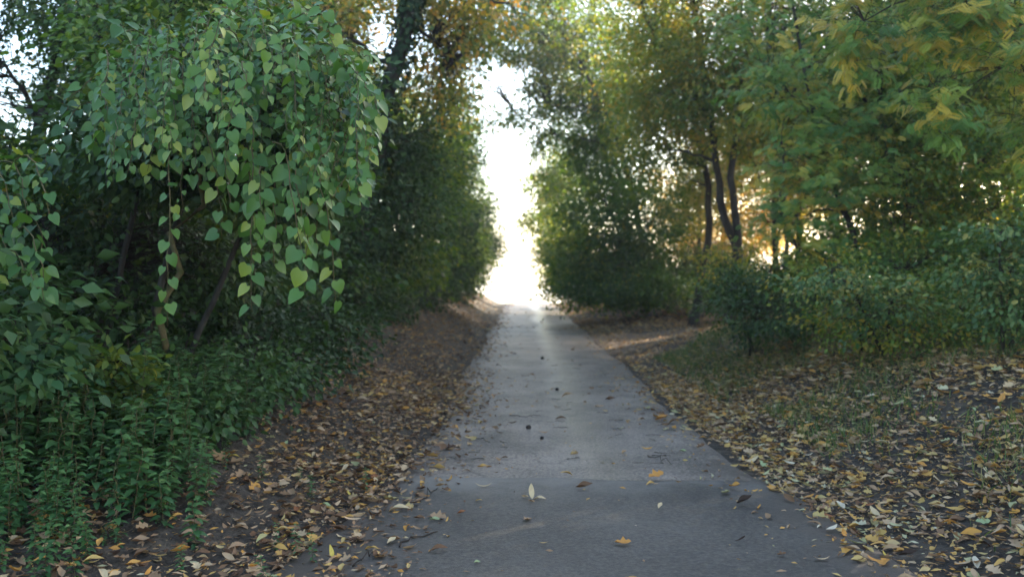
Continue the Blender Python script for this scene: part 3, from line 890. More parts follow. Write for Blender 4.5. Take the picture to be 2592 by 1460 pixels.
b = onground(8.9, 37.5)
make_tree('autumn_maple', 'sunlit orange yellow tree glowing between the dark stems beyond the dirt track', 'tree', b,
          [((b, W(1830, 600, 37.4), W(1850, 420, 37), W(1840, 250, 37)), .14, .05)],
          [lobe(1740, 570, 37, 70, 60, .6, 60), lobe(1850, 500, 36.5, 80, 60, .6, 60), lobe(1950, 560, 35.5, 80, 60, .6, 70), lobe(1830, 620, 36, 150, 40, .6, 80), lobe(1900, 420, 36, 120, 60, .6, 60), lobe(1700, 480, 37, 60, 60, .5, 40), lobe(1880, 590, 34, 130, 50, .5, 80), lobe(1760, 640, 35, 80, 40, .5, 40)],
          'yellow', limbs=[(W(1845, 440, 37), W(1940, 520, 35.6), .05), (W(1840, 480, 37), W(1740, 540, 37), .05)], per=30, spread=.55, size=.14, hue=np.clip(rng.normal(.72, .15, 490), 0, 1))

# false acacia with feathered yellow-green leaves
def pinnate_tree(label, base, trunk, lobes, mat, limbs, size, per, spread, hue, group=None, droop=.7):
    t = Thing('false_acacia', base, label, 'tree', group)
    skel = []
    for pts, r0, r1 in trunk:
        p = np.asarray(pts, float)
        s = np.linspace(0, len(p) - 1, 14)
        q = np.stack([np.interp(s, np.arange(len(p)), p[:, c]) for c in range(3)], 1)
        q[1:-1] += rng.normal(size=(12, 3)) * r0 * .25
        t.part('trunk', Geo().tube(q, np.linspace(r0, r1, 14), 8), M['bark'])
        skel.append(q[2:])
    for a, b_, r0 in limbs:
        q = bend(a, b_, 9, .08, .1)
        t.part('branch', Geo().tube(q, np.linspace(r0, r0 * .3, 9), 6), M['bark'])
        skel.append(q)
    P, O = clumps(lobes)
    n = len(P)
    cnt = rng.poisson(per, n) + 1
    idx = np.repeat(np.arange(n), cnt)
    m = len(idx)
    out = unit(O * np.array([1, 1, .3]) + np.array([0, -.5, 0]))
    L = out[idx] * (rng.random(m)[:, None] - .5) * spread * 2 + rng.normal(size=(m, 3)) * spread * np.array([.25, .25, .12])
    D = unit(np.cross(out[idx], np.array([0, 0, 1.])) * np.where(rng.random(m) < .5, -1, 1)[:, None] + out[idx] * .6 + np.array([0, 0, -droop]) + rng.normal(size=(m, 3)) * .3)
    N = unit(np.array([-.25, -.55, .8]) + rng.normal(size=(m, 3)) * .3)
    ch = np.clip(rng.normal(hue, .3, n), 0, 1)
    g = Geo().leaves(PINNATE, P[idx] + L, D, N, size * (.6 + .6 * rng.random(m)), np.clip(ch[idx] + rng.normal(0, .08, m), 0, 1))
    t.part('crown', g, M[mat])
    g = Geo()
    twigs(g, P, skel, .004, .3, 1.6)
    for i in range(n):
        a = P[i] - out[i] * spread; c = P[i] + out[i] * spread
        g.tube(bend(a, c, 5, .1), np.linspace(.004, .0015, 5), 3)
    t.part('twigs', g, M['twig'])
    return t


b = onground(5.0, 12.0)
pinnate_tree('slender false acacia with feathery yellow green leaves leaning toward the lane on the right', b,
             [((b, W(2160, 600, 11.8), W(2105, 470, 11.7), W(2050, 280, 11.6), W(2010, 80, 11.5), W(1980, -150, 11.3)), .05, .015)],
             [lobe(2020, 420, 11.2, 110, 90, .8, 50), lobe(2090, 320, 11.3, 120, 110, .8, 54), lobe(2010, 560, 11.2, 90, 60, .7, 30), lobe(2150, 450, 11.3, 120, 100, .7, 46), lobe(1960, 200, 11.3, 120, 110, .9, 54), lobe(2110, 120, 11.4, 130, 120, .9, 56), lobe(2050, 640, 11.2, 60, 40, .5, 14), lobe(2030, -80, 11.3, 200, 110, 1, 54), lobe(1880, 70, 11.4, 90, 80, .8, 24), lobe(2240, 300, 11.3, 90, 90, .7, 26)],
             'robinia', [(W(2090, 440, 11.7), W(1960, 380, 11.1), .018), (W(2130, 540, 11.7), W(1980, 570, 11.2), .016), (W(2060, 320, 11.6), W(1940, 190, 11.3), .018), (W(2080, 400, 11.6), W(2200, 440, 11.3), .016), (W(2030, 190, 11.5), W(2130, 60, 11.3), .016)],
             .105, 14, .28, .48, droop=.45)
b = onground(6.4, 8.6)
pinnate_tree('near false acacia whose yellowing fern like sprays hang in at the top right corner', b,
             [((b, W(2900, 500, 8.6), W(2820, 200, 8.5), W(2640, -150, 8.3)), .07, .03)],
             [lobe(2480, 40, 7.8, 140, 50, .5, 40), lobe(2350, 40, 7.9, 60, 130, .4, 30), lobe(2370, 260, 8.0, 50, 110, .4, 22), lobe(2560, 140, 7.8, 100, 80, .5, 26), lobe(2160, 90, 8.2, 70, 110, .4, 26), lobe(2250, -120, 7.9, 330, 90, .7, 60), lobe(2620, 330, 8, 60, 120, .5, 22)],
             'robinia', [(W(2800, 150, 8.5), W(2400, 40, 7.8), .022), (W(2700, -60, 8.3), W(2180, 60, 8.1), .022), (W(2810, 200, 8.5), W(2570, 160, 7.8), .016)],
             .11, 16, .22, .56, droop=.6)

b = onground(6.8, 12.5)
make_tree('hornbeam', 'dark green many branched tree behind the feathery one on the right', 'tree', b,
          [((b, W(2290, 500, 12.4), W(2240, 380, 12.3), W(2200, 120, 12.2), W(2180, -120, 12)), .11, .04), ((b + (.4, 0, 0), W(2440, 550, 12.3), W(2480, 300, 12), W(2500, 0, 12)), .07, .03)],
          [lobe(2300, 260, 11.8, 170, 130, 1.4, 130), lobe(2460, 380, 11.6, 150, 120, 1.3, 110), lobe(2260, 470, 12, 140, 100, 1.2, 80), lobe(2480, 560, 11.4, 140, 100, 1.2, 80), lobe(2200, 100, 12, 140, 110, 1.4, 80), lobe(2430, 150, 11.8, 190, 130, 1.4, 100), lobe(2700, 400, 11.4, 170, 330, 1.4, 140), lobe(2400, -120, 11.8, 380, 140, 1.8, 120), lobe(2330, 620, 11.6, 160, 70, 1, 60)],
          'mid', limbs=[(W(2280, 470, 12.3), W(2350, 260, 11.8), .05), (W(2230, 350, 12.3), W(2120, 160, 12), .04), (W(2460, 430, 12.1), W(2600, 300, 11.5), .04)],
          per=44, spread=.32, size=.08, hue=np.clip(rng.normal(.38, .2, 900), 0, 1))
b = onground(7.4, 16.5)
make_tree('hazel_tree', 'yellow green tree with several thin dark stems behind the feathery one on the right', 'tree', b,
          [((b, W(2230, 520, 16.4), W(2210, 300, 16.2), W(2150, 0, 16)), .09, .03), ((b + (-.5, .1, 0), W(1985, 600, 16.2), W(1975, 430, 16), W(1940, 100, 15.8)), .08, .03), ((b + (.3, .1, 0), W(2330, 560, 16.2), W(2360, 200, 16)), .07, .03)],
          [lobe(2050, 250, 15.6, 170, 130, 1.4, 100), lobe(2250, 330, 15.6, 150, 120, 1.3, 90), lobe(2080, 20, 15.6, 200, 120, 1.4, 110), lobe(2330, 80, 15.6, 170, 120, 1.3, 80), lobe(2200, 500, 15.8, 170, 60, 1.0, 50), lobe(2480, 250, 15.6, 150, 150, 1.3, 90)],
          'yellowgreen', per=30, spread=.38, size=.09, hue=np.clip(rng.normal(.3, .2, 520), 0, 1))
for lab, bx, by, lob, mat, sz, tp_, hu in (
        ('dark bluish bramble bush at the corner of the dirt track', 3.2, 12.0, [lobe(1900, 780, 11.6, 110, 90, .8, 90), lobe(1990, 800, 11, 110, 70, .7, 70), lobe(1850, 720, 12, 60, 50, .6, 26)], 'dark', .06, OVAL, .5),
        ('pale leaved bush with long level sprays on the right bank', 3.9, 9.2, [lobe(2150, 720, 8.6, 160, 22, .5, 34), lobe(2050, 715, 8.4, 60, 14, .3, 10), lobe(2250, 770, 8.8, 150, 60, .6, 50)], 'bluish', .055, OVAL, .6),
        ('yellow flecked thicket in the middle of the right bank', 3.9, 9.8, [lobe(2170, 820, 9.4, 150, 60, .7, 50), lobe(2330, 830, 9, 150, 60, .7, 50), lobe(2100, 690, 10, 120, 60, .6, 34)], 'mid', .055, OVAL, .65),
        ('bluish leafed shrub reaching in from the right edge', 4.6, 8.2, [lobe(2520, 590, 7.6, 100, 20, .4, 20), lobe(2490, 700, 7.8, 120, 50, .5, 40), lobe(2560, 760, 7.6, 120, 70, .5, 46), lobe(2700, 640, 7.6, 130, 130, .6, 60)], 'bluish', .06, OVAL, .45),
        ('dark green thicket filling the bank behind the pale sprays', 5.2, 11.2, [lobe(2280, 680, 10.6, 220, 80, .8, 80), lobe(2480, 770, 9.6, 190, 80, .8, 70), lobe(2620, 860, 8.6, 150, 70, .7, 40)], 'mid', .065, OVAL, .35),
        ('leafy brown green underwood below the twin stems', 5.0, 17.5, [lobe(1840, 680, 17.3, 90, 60, .9, 60), lobe(1960, 680, 16, 110, 60, .9, 70)], 'mid', .07, DIAM, .6)):
    b = onground(bx, by)
    n = sum(l_[2] for l_ in lob)
    make_tree('thicket_bush', lab, 'bush', b, [((b, (b + lob[0][0]) / 2, lob[0][0]), .02, .006), ((b + (.1, .1, 0), (b + lob[-1][0]) / 2 + (0, 0, .1), lob[-1][0]), .02, .006)], lob, mat,
              per=22, spread=.22, size=sz, template=tp_, twig_frac=.7, twig_r=.004, flat=.35, group='bushes on the right bank', hue=np.clip(rng.normal(hu - .08, .3, n), 0, 1))

#SECTION woods
# ------------------------------------------------------------------ the wood behind both verges: four kinds, copied
def proto(name, label, mat, h, seed):
    lob = []
    for i in range(7):
        a = rng.random() * 2 * PI
        r = .9 + rng.random() * .9
        lob.append(((math.cos(a) * r, math.sin(a) * r, h * (.42 + .5 * rng.random())), (1.5, 1.5, 1.2), 70))
    lob.append(((0, 0, h * .9), (1.3, 1.3, 1.3), 60))
    t = make_tree(name, label, 'tree', (0, 0, -50), [(((0, 0, 0), (.1, .05, h * .4), (-.1, .1, h * .9)), .14, .04)], lob, mat,
                  limbs=[((.05, 0, h * (.25 + .05 * i)), np.array(l_[0]), .05) for i, l_ in enumerate(lob[:6])], per=40, spread=.45, size=.12, twig_frac=.5, twig_r=.01, k=7, group='trees of the wood behind the verges')
    for ch in t.root.children:                       # built at z = 0, keep the mesh there
        me = ch.data
        co = np.empty(len(me.vertices) * 3, np.float32)
        me.vertices.foreach_get('co', co)
        co = co.reshape(-1, 3); co[:, 2] -= 50
        me.vertices.foreach_set('co', co.ravel())
        me.update()
    return t.root


_g = ground
ground = lambda x, y: np.zeros_like(np.asarray(x, float))     # the kinds are grown on flat ground
protos = [proto('wood_tree', '', 'dark', 9, 1), proto('wood_tree', '', 'mid', 10, 2), proto('wood_tree', '', 'yellow', 9, 3), proto('wood_tree', '', 'yellowgreen', 8, 4)]
ground = _g
SPOTS = [
    # x, y, kind, scale
    (-8.0, 20.5, 1, 1.0), (-6.2, 20.0, 0, .9), (-7.2, 26.0, 1, .95), (-10.5, 25.0, 0, 1.1), (-6.2, 32.0, 0, .9), (-9.0, 34.5, 2, 1.0), (-6.0, 39.0, 1, .9), (-9.5, 42.0, 0, 1.0), (-5.6, 46.0, 0, .8),
    (-12.5, 14.0, 1, 1.0), (-6.4, 16.8, 2, .95),
    (8.5, 17.0, 0, .95), (10.5, 21.5, 1, 1.0), (7.6, 25.5, 2, .85), (12.0, 15.5, 0, 1.0), (9.5, 29.5, 2, .9), (6.6, 32.0, 3, .75), (12.5, 26.0, 1, 1.05), (14.0, 29.5, 2, .95),  (13.5, 33.0, 0, 1.0), (14.5, 20.0, 1, 1.0),
    (9.5, 12.0, 1, .9), (11.0, 9.0, 0, .9), (12.5, 12.5, 3, .95), (17.0, 21.0, 1, 1.1), (16.0, 25.5, 0, 1.05), (12.0, 19.0, 3, .95), (13.2, 23.2, 0, 1.0), (17.5, 30.5, 1, 1.1), (10.2, 32.8, 3, .85)]
KIND = ['dark green', 'mid green', 'orange yellow', 'yellow green']
cnt = {}
for i, (x, y, k, s) in enumerate(SPOTS):
    side = 'left' if x < 0 else 'right'
    cnt[(side, k)] = cnt.get((side, k), 0) + 1
    lab = '%s wood tree deep behind the %s verge' % (KIND[k], side)
    z = float(ground(x, y))
    src = protos[k]
    if cnt[(side, k)] == 1 and not src.get('used'):
        src['used'] = 1
        src.location = (x, y, z - .05); src.scale = (s,) * 3; src.rotation_euler = (0, 0, rng.random() * 6.28); src['label'] = lab
    else:
        copy_thing(src, (x, y, z - .05), rng.random() * 6.28, s * (.93 + .14 * rng.random()), lab)
# understorey bushes that darken the foot of the wood
def bush_proto(mat, h):
    lob = [((rng.normal(0, .7), rng.normal(0, .7), h * (.2 + .6 * rng.random())), (.8, .8, .55), 34) for i in range(7)]
    t = make_tree('underwood_bush', '', 'bush', (0, 0, 0), [(((0, 0, 0), (.15, .1, h * .5), (.5, .1, h * .9)), .03, .008), (((0, 0, 0), (-.2, .1, h * .5), (-.4, -.2, h * .9)), .03, .008)], lob, mat,
                  per=34, spread=.28, size=.085, twig_frac=.5, twig_r=.005, k=5, group='underwood bushes between the trees')
    return t.root


ground = lambda x, y: np.zeros_like(np.asarray(x, float))
bps = [bush_proto('dark', 2.2), bush_proto('mid', 2.0), bush_proto('dark', 2.6)]
ground = _g
BS = [(-4.3, 9.3), (-5.6, 8.3), (-5.0, 11.2), (-6.8, 9.8), (-7.2, 11.8), (-4.4, 13.0), (-5.8, 14.6), (-7.8, 15.4), (-8.6, 12.8), (-6.0, 6.8), (-4.9, 17.2), (-7.0, 18.8), (-9.2, 17.4), (-4.4, 21.5), (-6.2, 23.5), (-8.2, 22.4), (-4.2, 28), (-6.4, 29), (-3.9, 36.5), (-5.6, 40),
      (-7.6, 7.4), (-5.2, 5.2),
      (6.4, 13.2), (7.6, 11.2), (6.2, 15.4), (8.2, 14.2), (9.4, 12.6), (7.2, 17.4), (9.6, 16.2), (5.6, 29.0), (7.4, 28.2), (6.2, 33.5), (4.9, 34.5), (8.8, 22.6), (10.6, 18.6), (5.6, 25.8), (9.4, 25.6), (4.6, 40), (11.2, 13.6), (8.8, 9.6), (7.4, 8.2), (11.6, 23.0), (6.9, 24.2), (3.9, 33.0), (3.7, 42)]
bc = {}
for i, (x, y) in enumerate(BS):
    side = 'left' if x < 0 else 'right'
    k = i % 3
    lab = '%s leafy underwood bush filling the shade of the %s wood' % (('dark green', 'mid green', 'tall dark')[k], side)
    z = float(ground(x, y)) - .05
    s = .85 + .35 * rng.random()
    if i < 3:
        r = bps[k]; r.location = (x, y, z); r.rotation_euler = (0, 0, rng.random() * 6.28); r.scale = (s,) * 3; r['label'] = lab
    else:
        copy_thing(bps[k], (x, y, z), rng.random() * 6.28, s, lab)
for p in protos:
    if 'used' in p: del p['used']

#SECTION small
# ------------------------------------------------------------------ nettles
def nettle(h, seed):
    t = Thing('nettle_plant', (0, 0, 0), 'leafy dark green nettle in the dense patch at the foot of the left bank', 'nettle', 'nettles at the foot of the left bank')
    st = bend((0, 0, 0), (rng.normal(0, .06), rng.normal(-.03, .05), h), 8, 0, .06)
    t.part('stem', Geo().tube(st, np.linspace(.004, .002, 8), 5), M['vine_stem'])
    g = Geo()
    k = 14
    for i in range(k):
        f = .08 + .92 * i / (k - 1)
        p = np.array([np.interp(f, np.linspace(0, 1, 8), st[:, c]) for c in range(3)])
        for s_ in (0, 1):
            a = i * PI / 2 * 1.07 + s_ * PI + rng.normal(0, .2)
            D = np.array([[math.cos(a), math.sin(a), .28 - .5 * (1 - f) + rng.normal(0, .12)]])
            sz = (.098 - .035 * max(0, f - .6) / .4 - .02 * (1 - f)) * (.85 + .3 * rng.random())
            g.leaves(NETTLE, [p + D[0] * .015], D, np.array([[0, 0, 1.]]) + rng.normal(size=(1, 3)) * .2, [sz], [np.clip(rng.normal(.3 + .4 * f, .15), 0, 1)], .9)
    t.part('leaves', g, M['nettle'])
    return t.root


nets = [nettle(h, i) for i, h in enumerate((.42, .5, .56, .62, .48, .36))]
used = 0
pts = []
tries = 0
while len(pts) < 290 and tries < 6000:
    tries += 1
    x, y = -1.75 - 2.2 * rng.random(), 4.0 + 2.6 * rng.random()
    if x > -1.95 + .2 * math.sin(y * 4) - (y - 4.0) * .1: continue
    if all((x - a) ** 2 + (y - b_) ** 2 > .0065 for a, b_ in pts): pts.append((x, y))
for i, (x, y) in enumerate(pts):
    s = (.8 + .35 * rng.random()) * (.5 + .5 * float(sstep(np.array(y), 4.1, 5.0))) * (1 - .35 * float(sstep(np.array(x), -2.3, -1.85)))
    z = float(ground(x, y)) - .01
    if i < len(nets):
        r = nets[i]; r.location = (x, y, z); r.rotation_euler = (0, 0, rng.random() * 6.28); r.scale = (s,) * 3
    else:
        copy_thing(nets[i % len(nets)], (x, y, z), rng.random() * 6.28, s)
for x, y, lab in ((-1.78, 4.6, 'lone small nettle standing out in the leaf litter right of the patch'), (-2.35, 6.9, 'bright nettle on the bank above the patch edge')):
    copy_thing(nets[5], (x, y, float(ground(x, y)) - .01), rng.random() * 6, .7, lab)

for i in range(26):
    x, y = -2.7 + 1.6 * rng.random(), 3.6 + 2.4 * rng.random()
    r = copy_thing(nets[i % 6], (x, y, float(ground(x, y)) - .01), rng.random() * 6.28, .22 + .2 * rng.random(), 'small nettle seedling among the fallen leaves between the nettle patch and the road')
    r['group'] = 'nettle seedlings in the leaf litter'

# ------------------------------------------------------------------ grass on the right bank
g = Geo()
n = 34000
x = 2.3 + 4.0 * rng.random(n) ** 1.1
y = 3.5 + 12.5 * rng.random(n)
pat = np.sin(x * 2.3 + y * 1.1) + np.sin(x * 1.1 - y * 1.9 + 1) + .9 * np.exp(-((x - 2.6 - .0 * y) / .9) ** 2) * (y > 8.5) + .5 * (x > 3.2) - .3 * (y < 5) + .35 * (y > 7)
kp = (pat + rng.normal(0, .5, n) > .55) & (x > 2.45 - .1 * (y > 9))
x, y = x[kp], y[kp]
n = len(x)
z = ground(x, y)
D = unit(np.stack([rng.normal(0, .45, n), rng.normal(0, .45, n), np.ones(n)], 1))
BLADE = tpl([(-.035, 0, 0), (.035, 0, 0), (-.03, .5, -.06), (.03, .5, -.06), (0, 1, -.32)], (0, 1, 3, 2), (2, 3, 4))
g.leaves(BLADE, np.stack([x, y, z], 1), D, rvec(n), .05 + .10 * rng.random(n), np.clip(rng.normal(.5, .3, n), 0, 1))
o = link('grass', g.mesh('grass', M['grass']))
tag(o, 'rough grass growing through the litter on the right bank', 'grass', None, 'stuff')

# ------------------------------------------------------------------ leaf litter
def litter_density(x, y):
    left = np.exp(-((x + 1.4 + .03 * (y - 6)) / .7) ** 2)
    right = sstep(x, 1.6, 1.9) * 1.15 * (1 - .5 * sstep(x, 3.1, 5.2))
    road = .010 + .10 * np.exp(-((x - 1.6) / .3) ** 2) + .40 * np.exp(-((x + .8) / .33) ** 2)
    onr = (x > -.9) & (x < 1.78)
    trk = 1 - .4 * ((x > 1.9) & (np.abs(y - 19.5 - 7 * np.clip((x - 1.7) / 13, 0, 1) ** 1.3) < 2.3))
    right = right * trk
    left = np.where(y < 5.2, np.maximum(left, .55 * (x > -3.6)), left)
    return np.where(onr, road * np.where(y < 6.6, .5, 1.2), np.where(x < 0, left * 1.15, right))


def litter_points(n, y0, y1, x0=-4.0, x1=7.0):
    X, Y = [], []
    k = 0
    while k < n:
        x = x0 + (x1 - x0) * rng.random(n); y = y0 + (y1 - y0) * rng.random(n)
        pt = np.clip(.9 + wob(x * 1.9, y * 1.5) * .38, .35, 1.5)
        kp = rng.random(n) < litter_density(x, y) * pt
        X.append(x[kp]); Y.append(y[kp]); k += kp.sum()
    return np.concatenate(X)[:n], np.concatenate(Y)[:n]


def litter(g, n, y0, y1, templates, size, lift=.0):
    x, y = litter_points(n, y0, y1)
    a = rng.random(n) * 2 * PI
    D = np.stack([np.cos(a), np.sin(a), rng.normal(0, .18, n)], 1)
    N = unit(np.stack([rng.normal(0, .42, n), rng.normal(0, .42, n), np.ones(n)], 1))
    ti = rng.integers(0, len(templates), n)
    z = surf(x, y) + .006 + lift * rng.random(n) * ((x < -.95) | (x > 1.9))
    onr = (x > -.8) & (x < 1.8)
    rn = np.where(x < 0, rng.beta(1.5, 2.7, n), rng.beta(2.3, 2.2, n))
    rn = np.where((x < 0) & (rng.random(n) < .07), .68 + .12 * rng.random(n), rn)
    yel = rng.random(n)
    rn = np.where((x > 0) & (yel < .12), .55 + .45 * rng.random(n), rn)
    for k, t in enumerate(templates):
        m = ti == k
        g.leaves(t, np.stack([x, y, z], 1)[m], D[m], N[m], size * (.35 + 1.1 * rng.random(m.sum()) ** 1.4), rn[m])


g = Geo()
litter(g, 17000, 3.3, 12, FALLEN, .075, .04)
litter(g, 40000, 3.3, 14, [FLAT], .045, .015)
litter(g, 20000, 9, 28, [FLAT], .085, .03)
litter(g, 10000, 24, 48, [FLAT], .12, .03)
o = link('leaf_litter', g.mesh('leaf_litter', M['litter']))
tag(o, 'brown and tan fallen leaves carpeting both verges', 'leaf litter', None, 'stuff')

# single leaves one can point at: (px, py, length in photo px, colour, shape, turn, tilt, label)
LEAVES = [
    (1224, 1247, 42, 'cream', 2, 90, 0, 'slender cream leaf lying crosswise on the dark asphalt left of the leaf fan'),
    (1345, 1278, 40, 'cream', 0, 10, 55, 'large cream leaf standing upright in the small fan on the dark asphalt'),
    (1366, 1279, 34, 'cream', 1, -95, 5, 'cream leaf pointing right out of the small fan on the dark asphalt'),
    (1328, 1275, 20, 'cream', 3, 80, 5, 'short cream leaf on the left side of the small fan'),
    (1345, 1288, 20, 'tan', 3, 60, 10, 'stubby tan leaf at the foot of the small fan'),
    (1480, 1252, 44, 'brown', 3, -85, 12, 'curled brown leaf on the dark asphalt just right of the leaf fan'),
    (1662, 1224, 42, 'orange', 4, -70, 15, 'ragged orange brown leaf by the far seam of the asphalt patch'),
    (1672, 1302, 24, 'cream', 3, -30, 25, 'small pale leaf with a raised tip on the right of the asphalt patch'),
    (1578, 1396, 42, 'orange', 4, -100, 5, 'orange tan lobed leaf low on the dark asphalt nearest the bottom edge'),
    (1886, 1292, 44, 'dark_brown', 3, -80, 25, 'dark curled leaf near the right edge of the asphalt patch'),
    (1008, 1310, 60, 'cream', 1, -85, 8, 'large pale leaf at the left edge of the asphalt patch'),
    (1168, 1318, 24, 'rust', 3, -70, 12, 'small rusty leaf left of centre on the asphalt patch'),
    (1100, 1336, 30, 'green', 3, -90, 0, 'flat greenish leaf pressed onto the dark asphalt at the left'),
    (948, 1432, 28, 'brown', 3, 5, 25, 'brown leaf standing on edge low at the left of the asphalt'),
    (990, 1396, 30, 'cream', 3, -40, 20, 'cream crumpled leaf beside the longest twig on the asphalt'),
    (1025, 1384, 16, 'cream', 3, -90, 0, 'tiny white leaf scrap above the longest twig'),
    (1207, 1446, 20, 'green', 3, -50, 0, 'tiny pale green leaf at the bottom edge of the asphalt'),
    (1676, 1072, 36, 'orange', 3, -85, 20, 'bright orange leaf on the right road edge beyond the seam'),
    (1706, 1076, 34, 'brown', 1, -80, 15, 'brown leaf touching the bright orange one at the right road edge'),
    (1774, 1142, 24, 'brown', 4, -60, 20, 'brown crumpled leaf on the right road edge between seam and orange leaf'),
    (1580, 1156, 20, 'tan', 3, -40, 15, 'small tan leaf on the grey road right of its middle'),
    (1730, 1150, 18, 'green', 3, -90, 0, 'pale green leaf on the right of the grey road'),
    (1436, 1008, 34, 'tan', 1, -75, 12, 'tan leaf on the middle of the grey road far beyond the seam'),
    (1420, 1066, 30, 'brown', 1, -90, 5, 'dull brown leaf flat on the middle of the grey road'),
    (1545, 1018, 26, 'brown', 3, -90, 8, 'brown leaf on the right half of the grey road'),
    (2080, 1436, 42, 'cream', 2, -92, 0, 'long whitish leaf at the bottom right corner of the asphalt'),
    (1980, 1424, 24, 'brown', 4, -80, 10, 'small brown leaf left of the whitish one at the bottom right'),
    (530, 1258, 34, 'yellow', 0, -70, 15, 'yellow leaf on dark soil right of the nettles'),
    (412, 1246, 48, 'cream', 2, 110, 8, 'long pale leaf lying on the edge of the nettles'),
    (348, 1440, 46, 'orange', 0, 120, 8, 'orange leaf at the bottom left below the nettles'),
    (484, 1012, 40, 'orange', 0, -60, 20, 'orange leaf caught on the bank above the nettles'),
    (550, 1172, 60, 'tan', 4, 30, 15, 'large pinkish tan lobed leaf beside the right end of the nettles'),
    (590, 1180, 46, 'tan', 4, -60, 10, 'second lobed tan leaf overlapping the large one by the nettles'),
    (2380, 1236, 52, 'cream', 0, 40, 25, 'large pale leaf tipped up on the right bank'),
    (2375, 1000, 46, 'orange', 0, 70, 20, 'big orange tan leaf high on the right bank'),
    (2530, 1022, 40, 'orange', 0, -50, 30, 'orange leaf at the far right of the bank'),
    (2090, 1320, 60, 'rust', 1, -60, 12, 'large reddish leaf by the right edge of the asphalt'),
    (1900, 1180, 50, 'cream', 2, -60, 8, 'long pale leaf just off the right road edge near the seam'),
]
fm = {}
def fallen_mesh(shape, col):
    if (shape, col) not in fm:
        tv, tf = FALLEN[shape]
        fm[(shape, col)] = Geo().add(tv - [0, .5, 0], tf, .3 + .5 * np.abs(np.sin(np.arange(len(tv)) * 1.7))).mesh('fallen_leaf', M['fallen_' + col])
    return fm[(shape, col)]


for px, py, ln, col, sh, turn, tilt, lab in LEAVES:
    p = G(px, py)
    o = link('fallen_leaf', fallen_mesh(sh, col))
    s = ln * p[1] / 2157.0
    o.scale = (s,) * 3
    o.rotation_euler = (R(tilt), R(rng.normal(0, 6)), R(turn))
    o.location = (p[0], p[1], float(surf(p[0], p[1])) + .006 + .5 * s * math.sin(R(tilt)))
    tag(o, lab, 'fallen leaf', 'fallen leaves picked out on road and verges')
CN = dict(cream='pale cream', tan='tan', brown='brown', orange='orange', yellow='yellow', green='greenish', rust='rust red', dark_brown='dark brown')
cols = list(CN)
wts = np.array([.2, .32, .24, .06, .03, .05, .07, .03])
x, y = litter_points(1500, 3.3, 7.0)
vis = (np.abs(x * 2157 / y + 26) < 1290)
x, y = x[vis][:250], y[vis][:250]
for i in range(len(x)):
    col = cols[rng.choice(len(cols), p=wts)]
    o = link('fallen_leaf', fallen_mesh(int(rng.integers(0, 5)), col))
    s = .05 + .06 * rng.random()
    o.scale = (s,) * 3
    o.rotation_euler = (rng.normal(0, .22), rng.normal(0, .22), rng.random() * 6.28)
    o.location = (x[i], y[i], float(surf(x[i], y[i])) + .02 + (.015 if not (-.9 < x[i] < 1.8) else 0))
    where = 'in the litter along the left road edge' if x[i] < -.85 else ('in the litter on the right bank' if x[i] > 1.8 else 'scattered loose on the near asphalt')
    tag(o, '%s fallen leaf %s' % (CN[col], where), 'fallen leaf', '%s leaves %s' % (CN[col], where))

# ------------------------------------------------------------------ twigs and lumps on the road
TW = [((1010, 1405), (1106, 1366), .006, 'longest bare twig lying across the left of the dark asphalt'),
      ((1062, 1285), (1106, 1250), .004, 'thin bent twig in the litter left of the asphalt patch'),
      ((890, 1456), (950, 1420), .005, 'short dark twig at the bottom left of the asphalt'),
      ((1180, 1110), (1240, 1128), .004, 'thin twig on the grey road near its left edge'),
      ((1290, 1058), (1350, 1062), .004, 'straight twig on the middle of the grey road'),
      ((1640, 1160), (1700, 1184), .004, 'twig on the right of the grey road just past the seam'),
      ((340, 1408), (440, 1404), .005, 'pale stick on the soil below the nettles'),
      ((262, 1380), (270, 1330), .005, 'upright broken stick at the foot of the nettles'),
      ((2220, 1200), (2330, 1150), .005, 'dry stick on the right bank'),
      ((2300, 930), (2560, 870), .006, 'long dead bramble cane arching over the right bank')]
for a, b_, r, lab in TW:
    p, q = G(*a), G(*b_)
    p[2] = float(surf(p[0], p[1])) + r; q[2] = float(surf(q[0], q[1])) + r + (.12 if 'arching' in lab or 'upright' in lab else 0)
    c = (p + q) / 2
    pts = bend(p, q, 8, .12 if 'arching' in lab else .0, .25)
    pts[:, 2] = np.maximum(pts[:, 2], surf(pts[:, 0], pts[:, 1]) + r)
    o = link('fallen_twig', Geo().tube(pts, np.linspace(r, r * .5, 8), 5).mesh('fallen_twig', M['twig'], c), None, tuple(c))
    tag(o, lab, 'twig', 'fallen twigs')
tm = []
for i in range(5):
    q = bend((-.5, 0, 0), (.5, 0, 0), 7, .0, .3); q[:, 2] = np.abs(q[:, 2]) * .3
    gg = Geo().tube(q, np.linspace(.018, .008, 7), 4)
    if i > 1: gg.tube(bend(q[3], q[3] + [.25, .2 - .1 * i, .02], 4, 0, .2), np.linspace(.01, .005, 4), 3)
    tm.append(gg.mesh('fallen_twig', M['twig']))
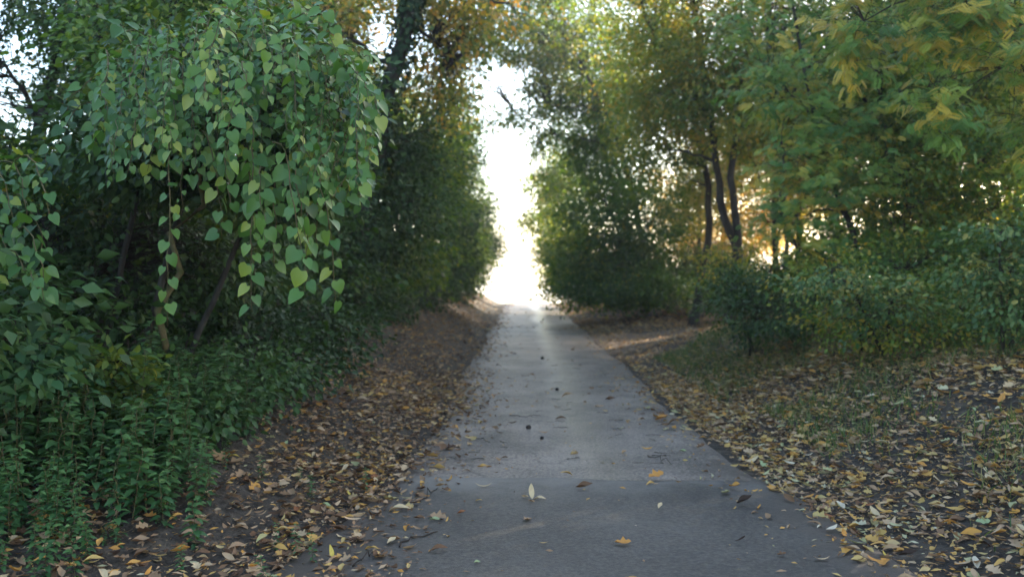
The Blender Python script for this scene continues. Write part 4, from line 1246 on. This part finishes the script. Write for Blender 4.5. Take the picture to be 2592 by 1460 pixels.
for i in range(70):
    x_, y_ = ROAD_L + .1 + 2.7 * rng.random(), 6.9 + 9 * rng.random() ** 1.5
    o = link('fallen_twig', tm[i % 5])
    o.scale = (.06 + .10 * rng.random(),) * 3
    o.rotation_euler = (0, 0, rng.normal(0, .6) + PI * (rng.random() < .5))
    o.location = (x_, y_, float(surf(x_, y_)) + .004)
    tag(o, 'short dark twig lying loose on the grey road beyond the seam', 'twig', 'short twigs strewn on the grey road')
for px, py, s, lab in ((1338, 1091, .03, 'black clod in the middle of the grey road'), (1372, 1118, .02, 'small dark clod right of the black one on the grey road'), (1180, 1100, .016, 'small dark clod near the left edge of the grey road'), (1373, 912, .035, 'dark clod far up the middle of the road'), (1410, 992, .028, 'dark clod right of centre on the road beyond the twigs')):
    p = G(px, py)
    v = rvec(60) * (.7 + .3 * rng.random((60, 1))) * s
    import bmesh
    bm = bmesh.new()
    for q in v: bm.verts.new(q)
    bmesh.ops.convex_hull(bm, input=bm.verts[:])
    for q in [q for q in bm.verts if not q.link_faces]: bm.verts.remove(q)
    me = bpy.data.meshes.new('dirt_clod'); bm.to_mesh(me); bm.free(); me.materials.append(M['lump'])
    o = link('dirt_clod', me, None, (p[0], p[1], float(surf(p[0], p[1])) + s * .5))
    tag(o, lab, 'clod', 'dirt clods on the road')

# ------------------------------------------------------------------ haze in the air
HZ = .0012
if HZ > 0:
    m, n_, l_ = nt('haze')
    out = n_.new('ShaderNodeOutputMaterial')
    pv = n_.new('ShaderNodeVolumePrincipled')
    pv.inputs['Color'].default_value = (.86, .9, .96, 1)
    pv.inputs['Density'].default_value = HZ
    pv.inputs['Anisotropy'].default_value = .5
    l_.new(pv.outputs['Volume'], out.inputs['Volume'])
    x0, x1, y0, y1, z0, z1 = -410, 410, -70, 710, -11.5, 17.0
    v = [(x, y, z) for z in (z0, z1) for y in (y0, y1) for x in (x0, x1)]
    g = Geo().add(v, [np.array([(0, 2, 3, 1), (4, 5, 7, 6), (0, 1, 5, 4), (2, 6, 7, 3), (0, 4, 6, 2), (1, 3, 7, 5)])])
    o = link('haze', g.mesh('haze', m, smooth=False))
    o['kind'] = 'stuff'
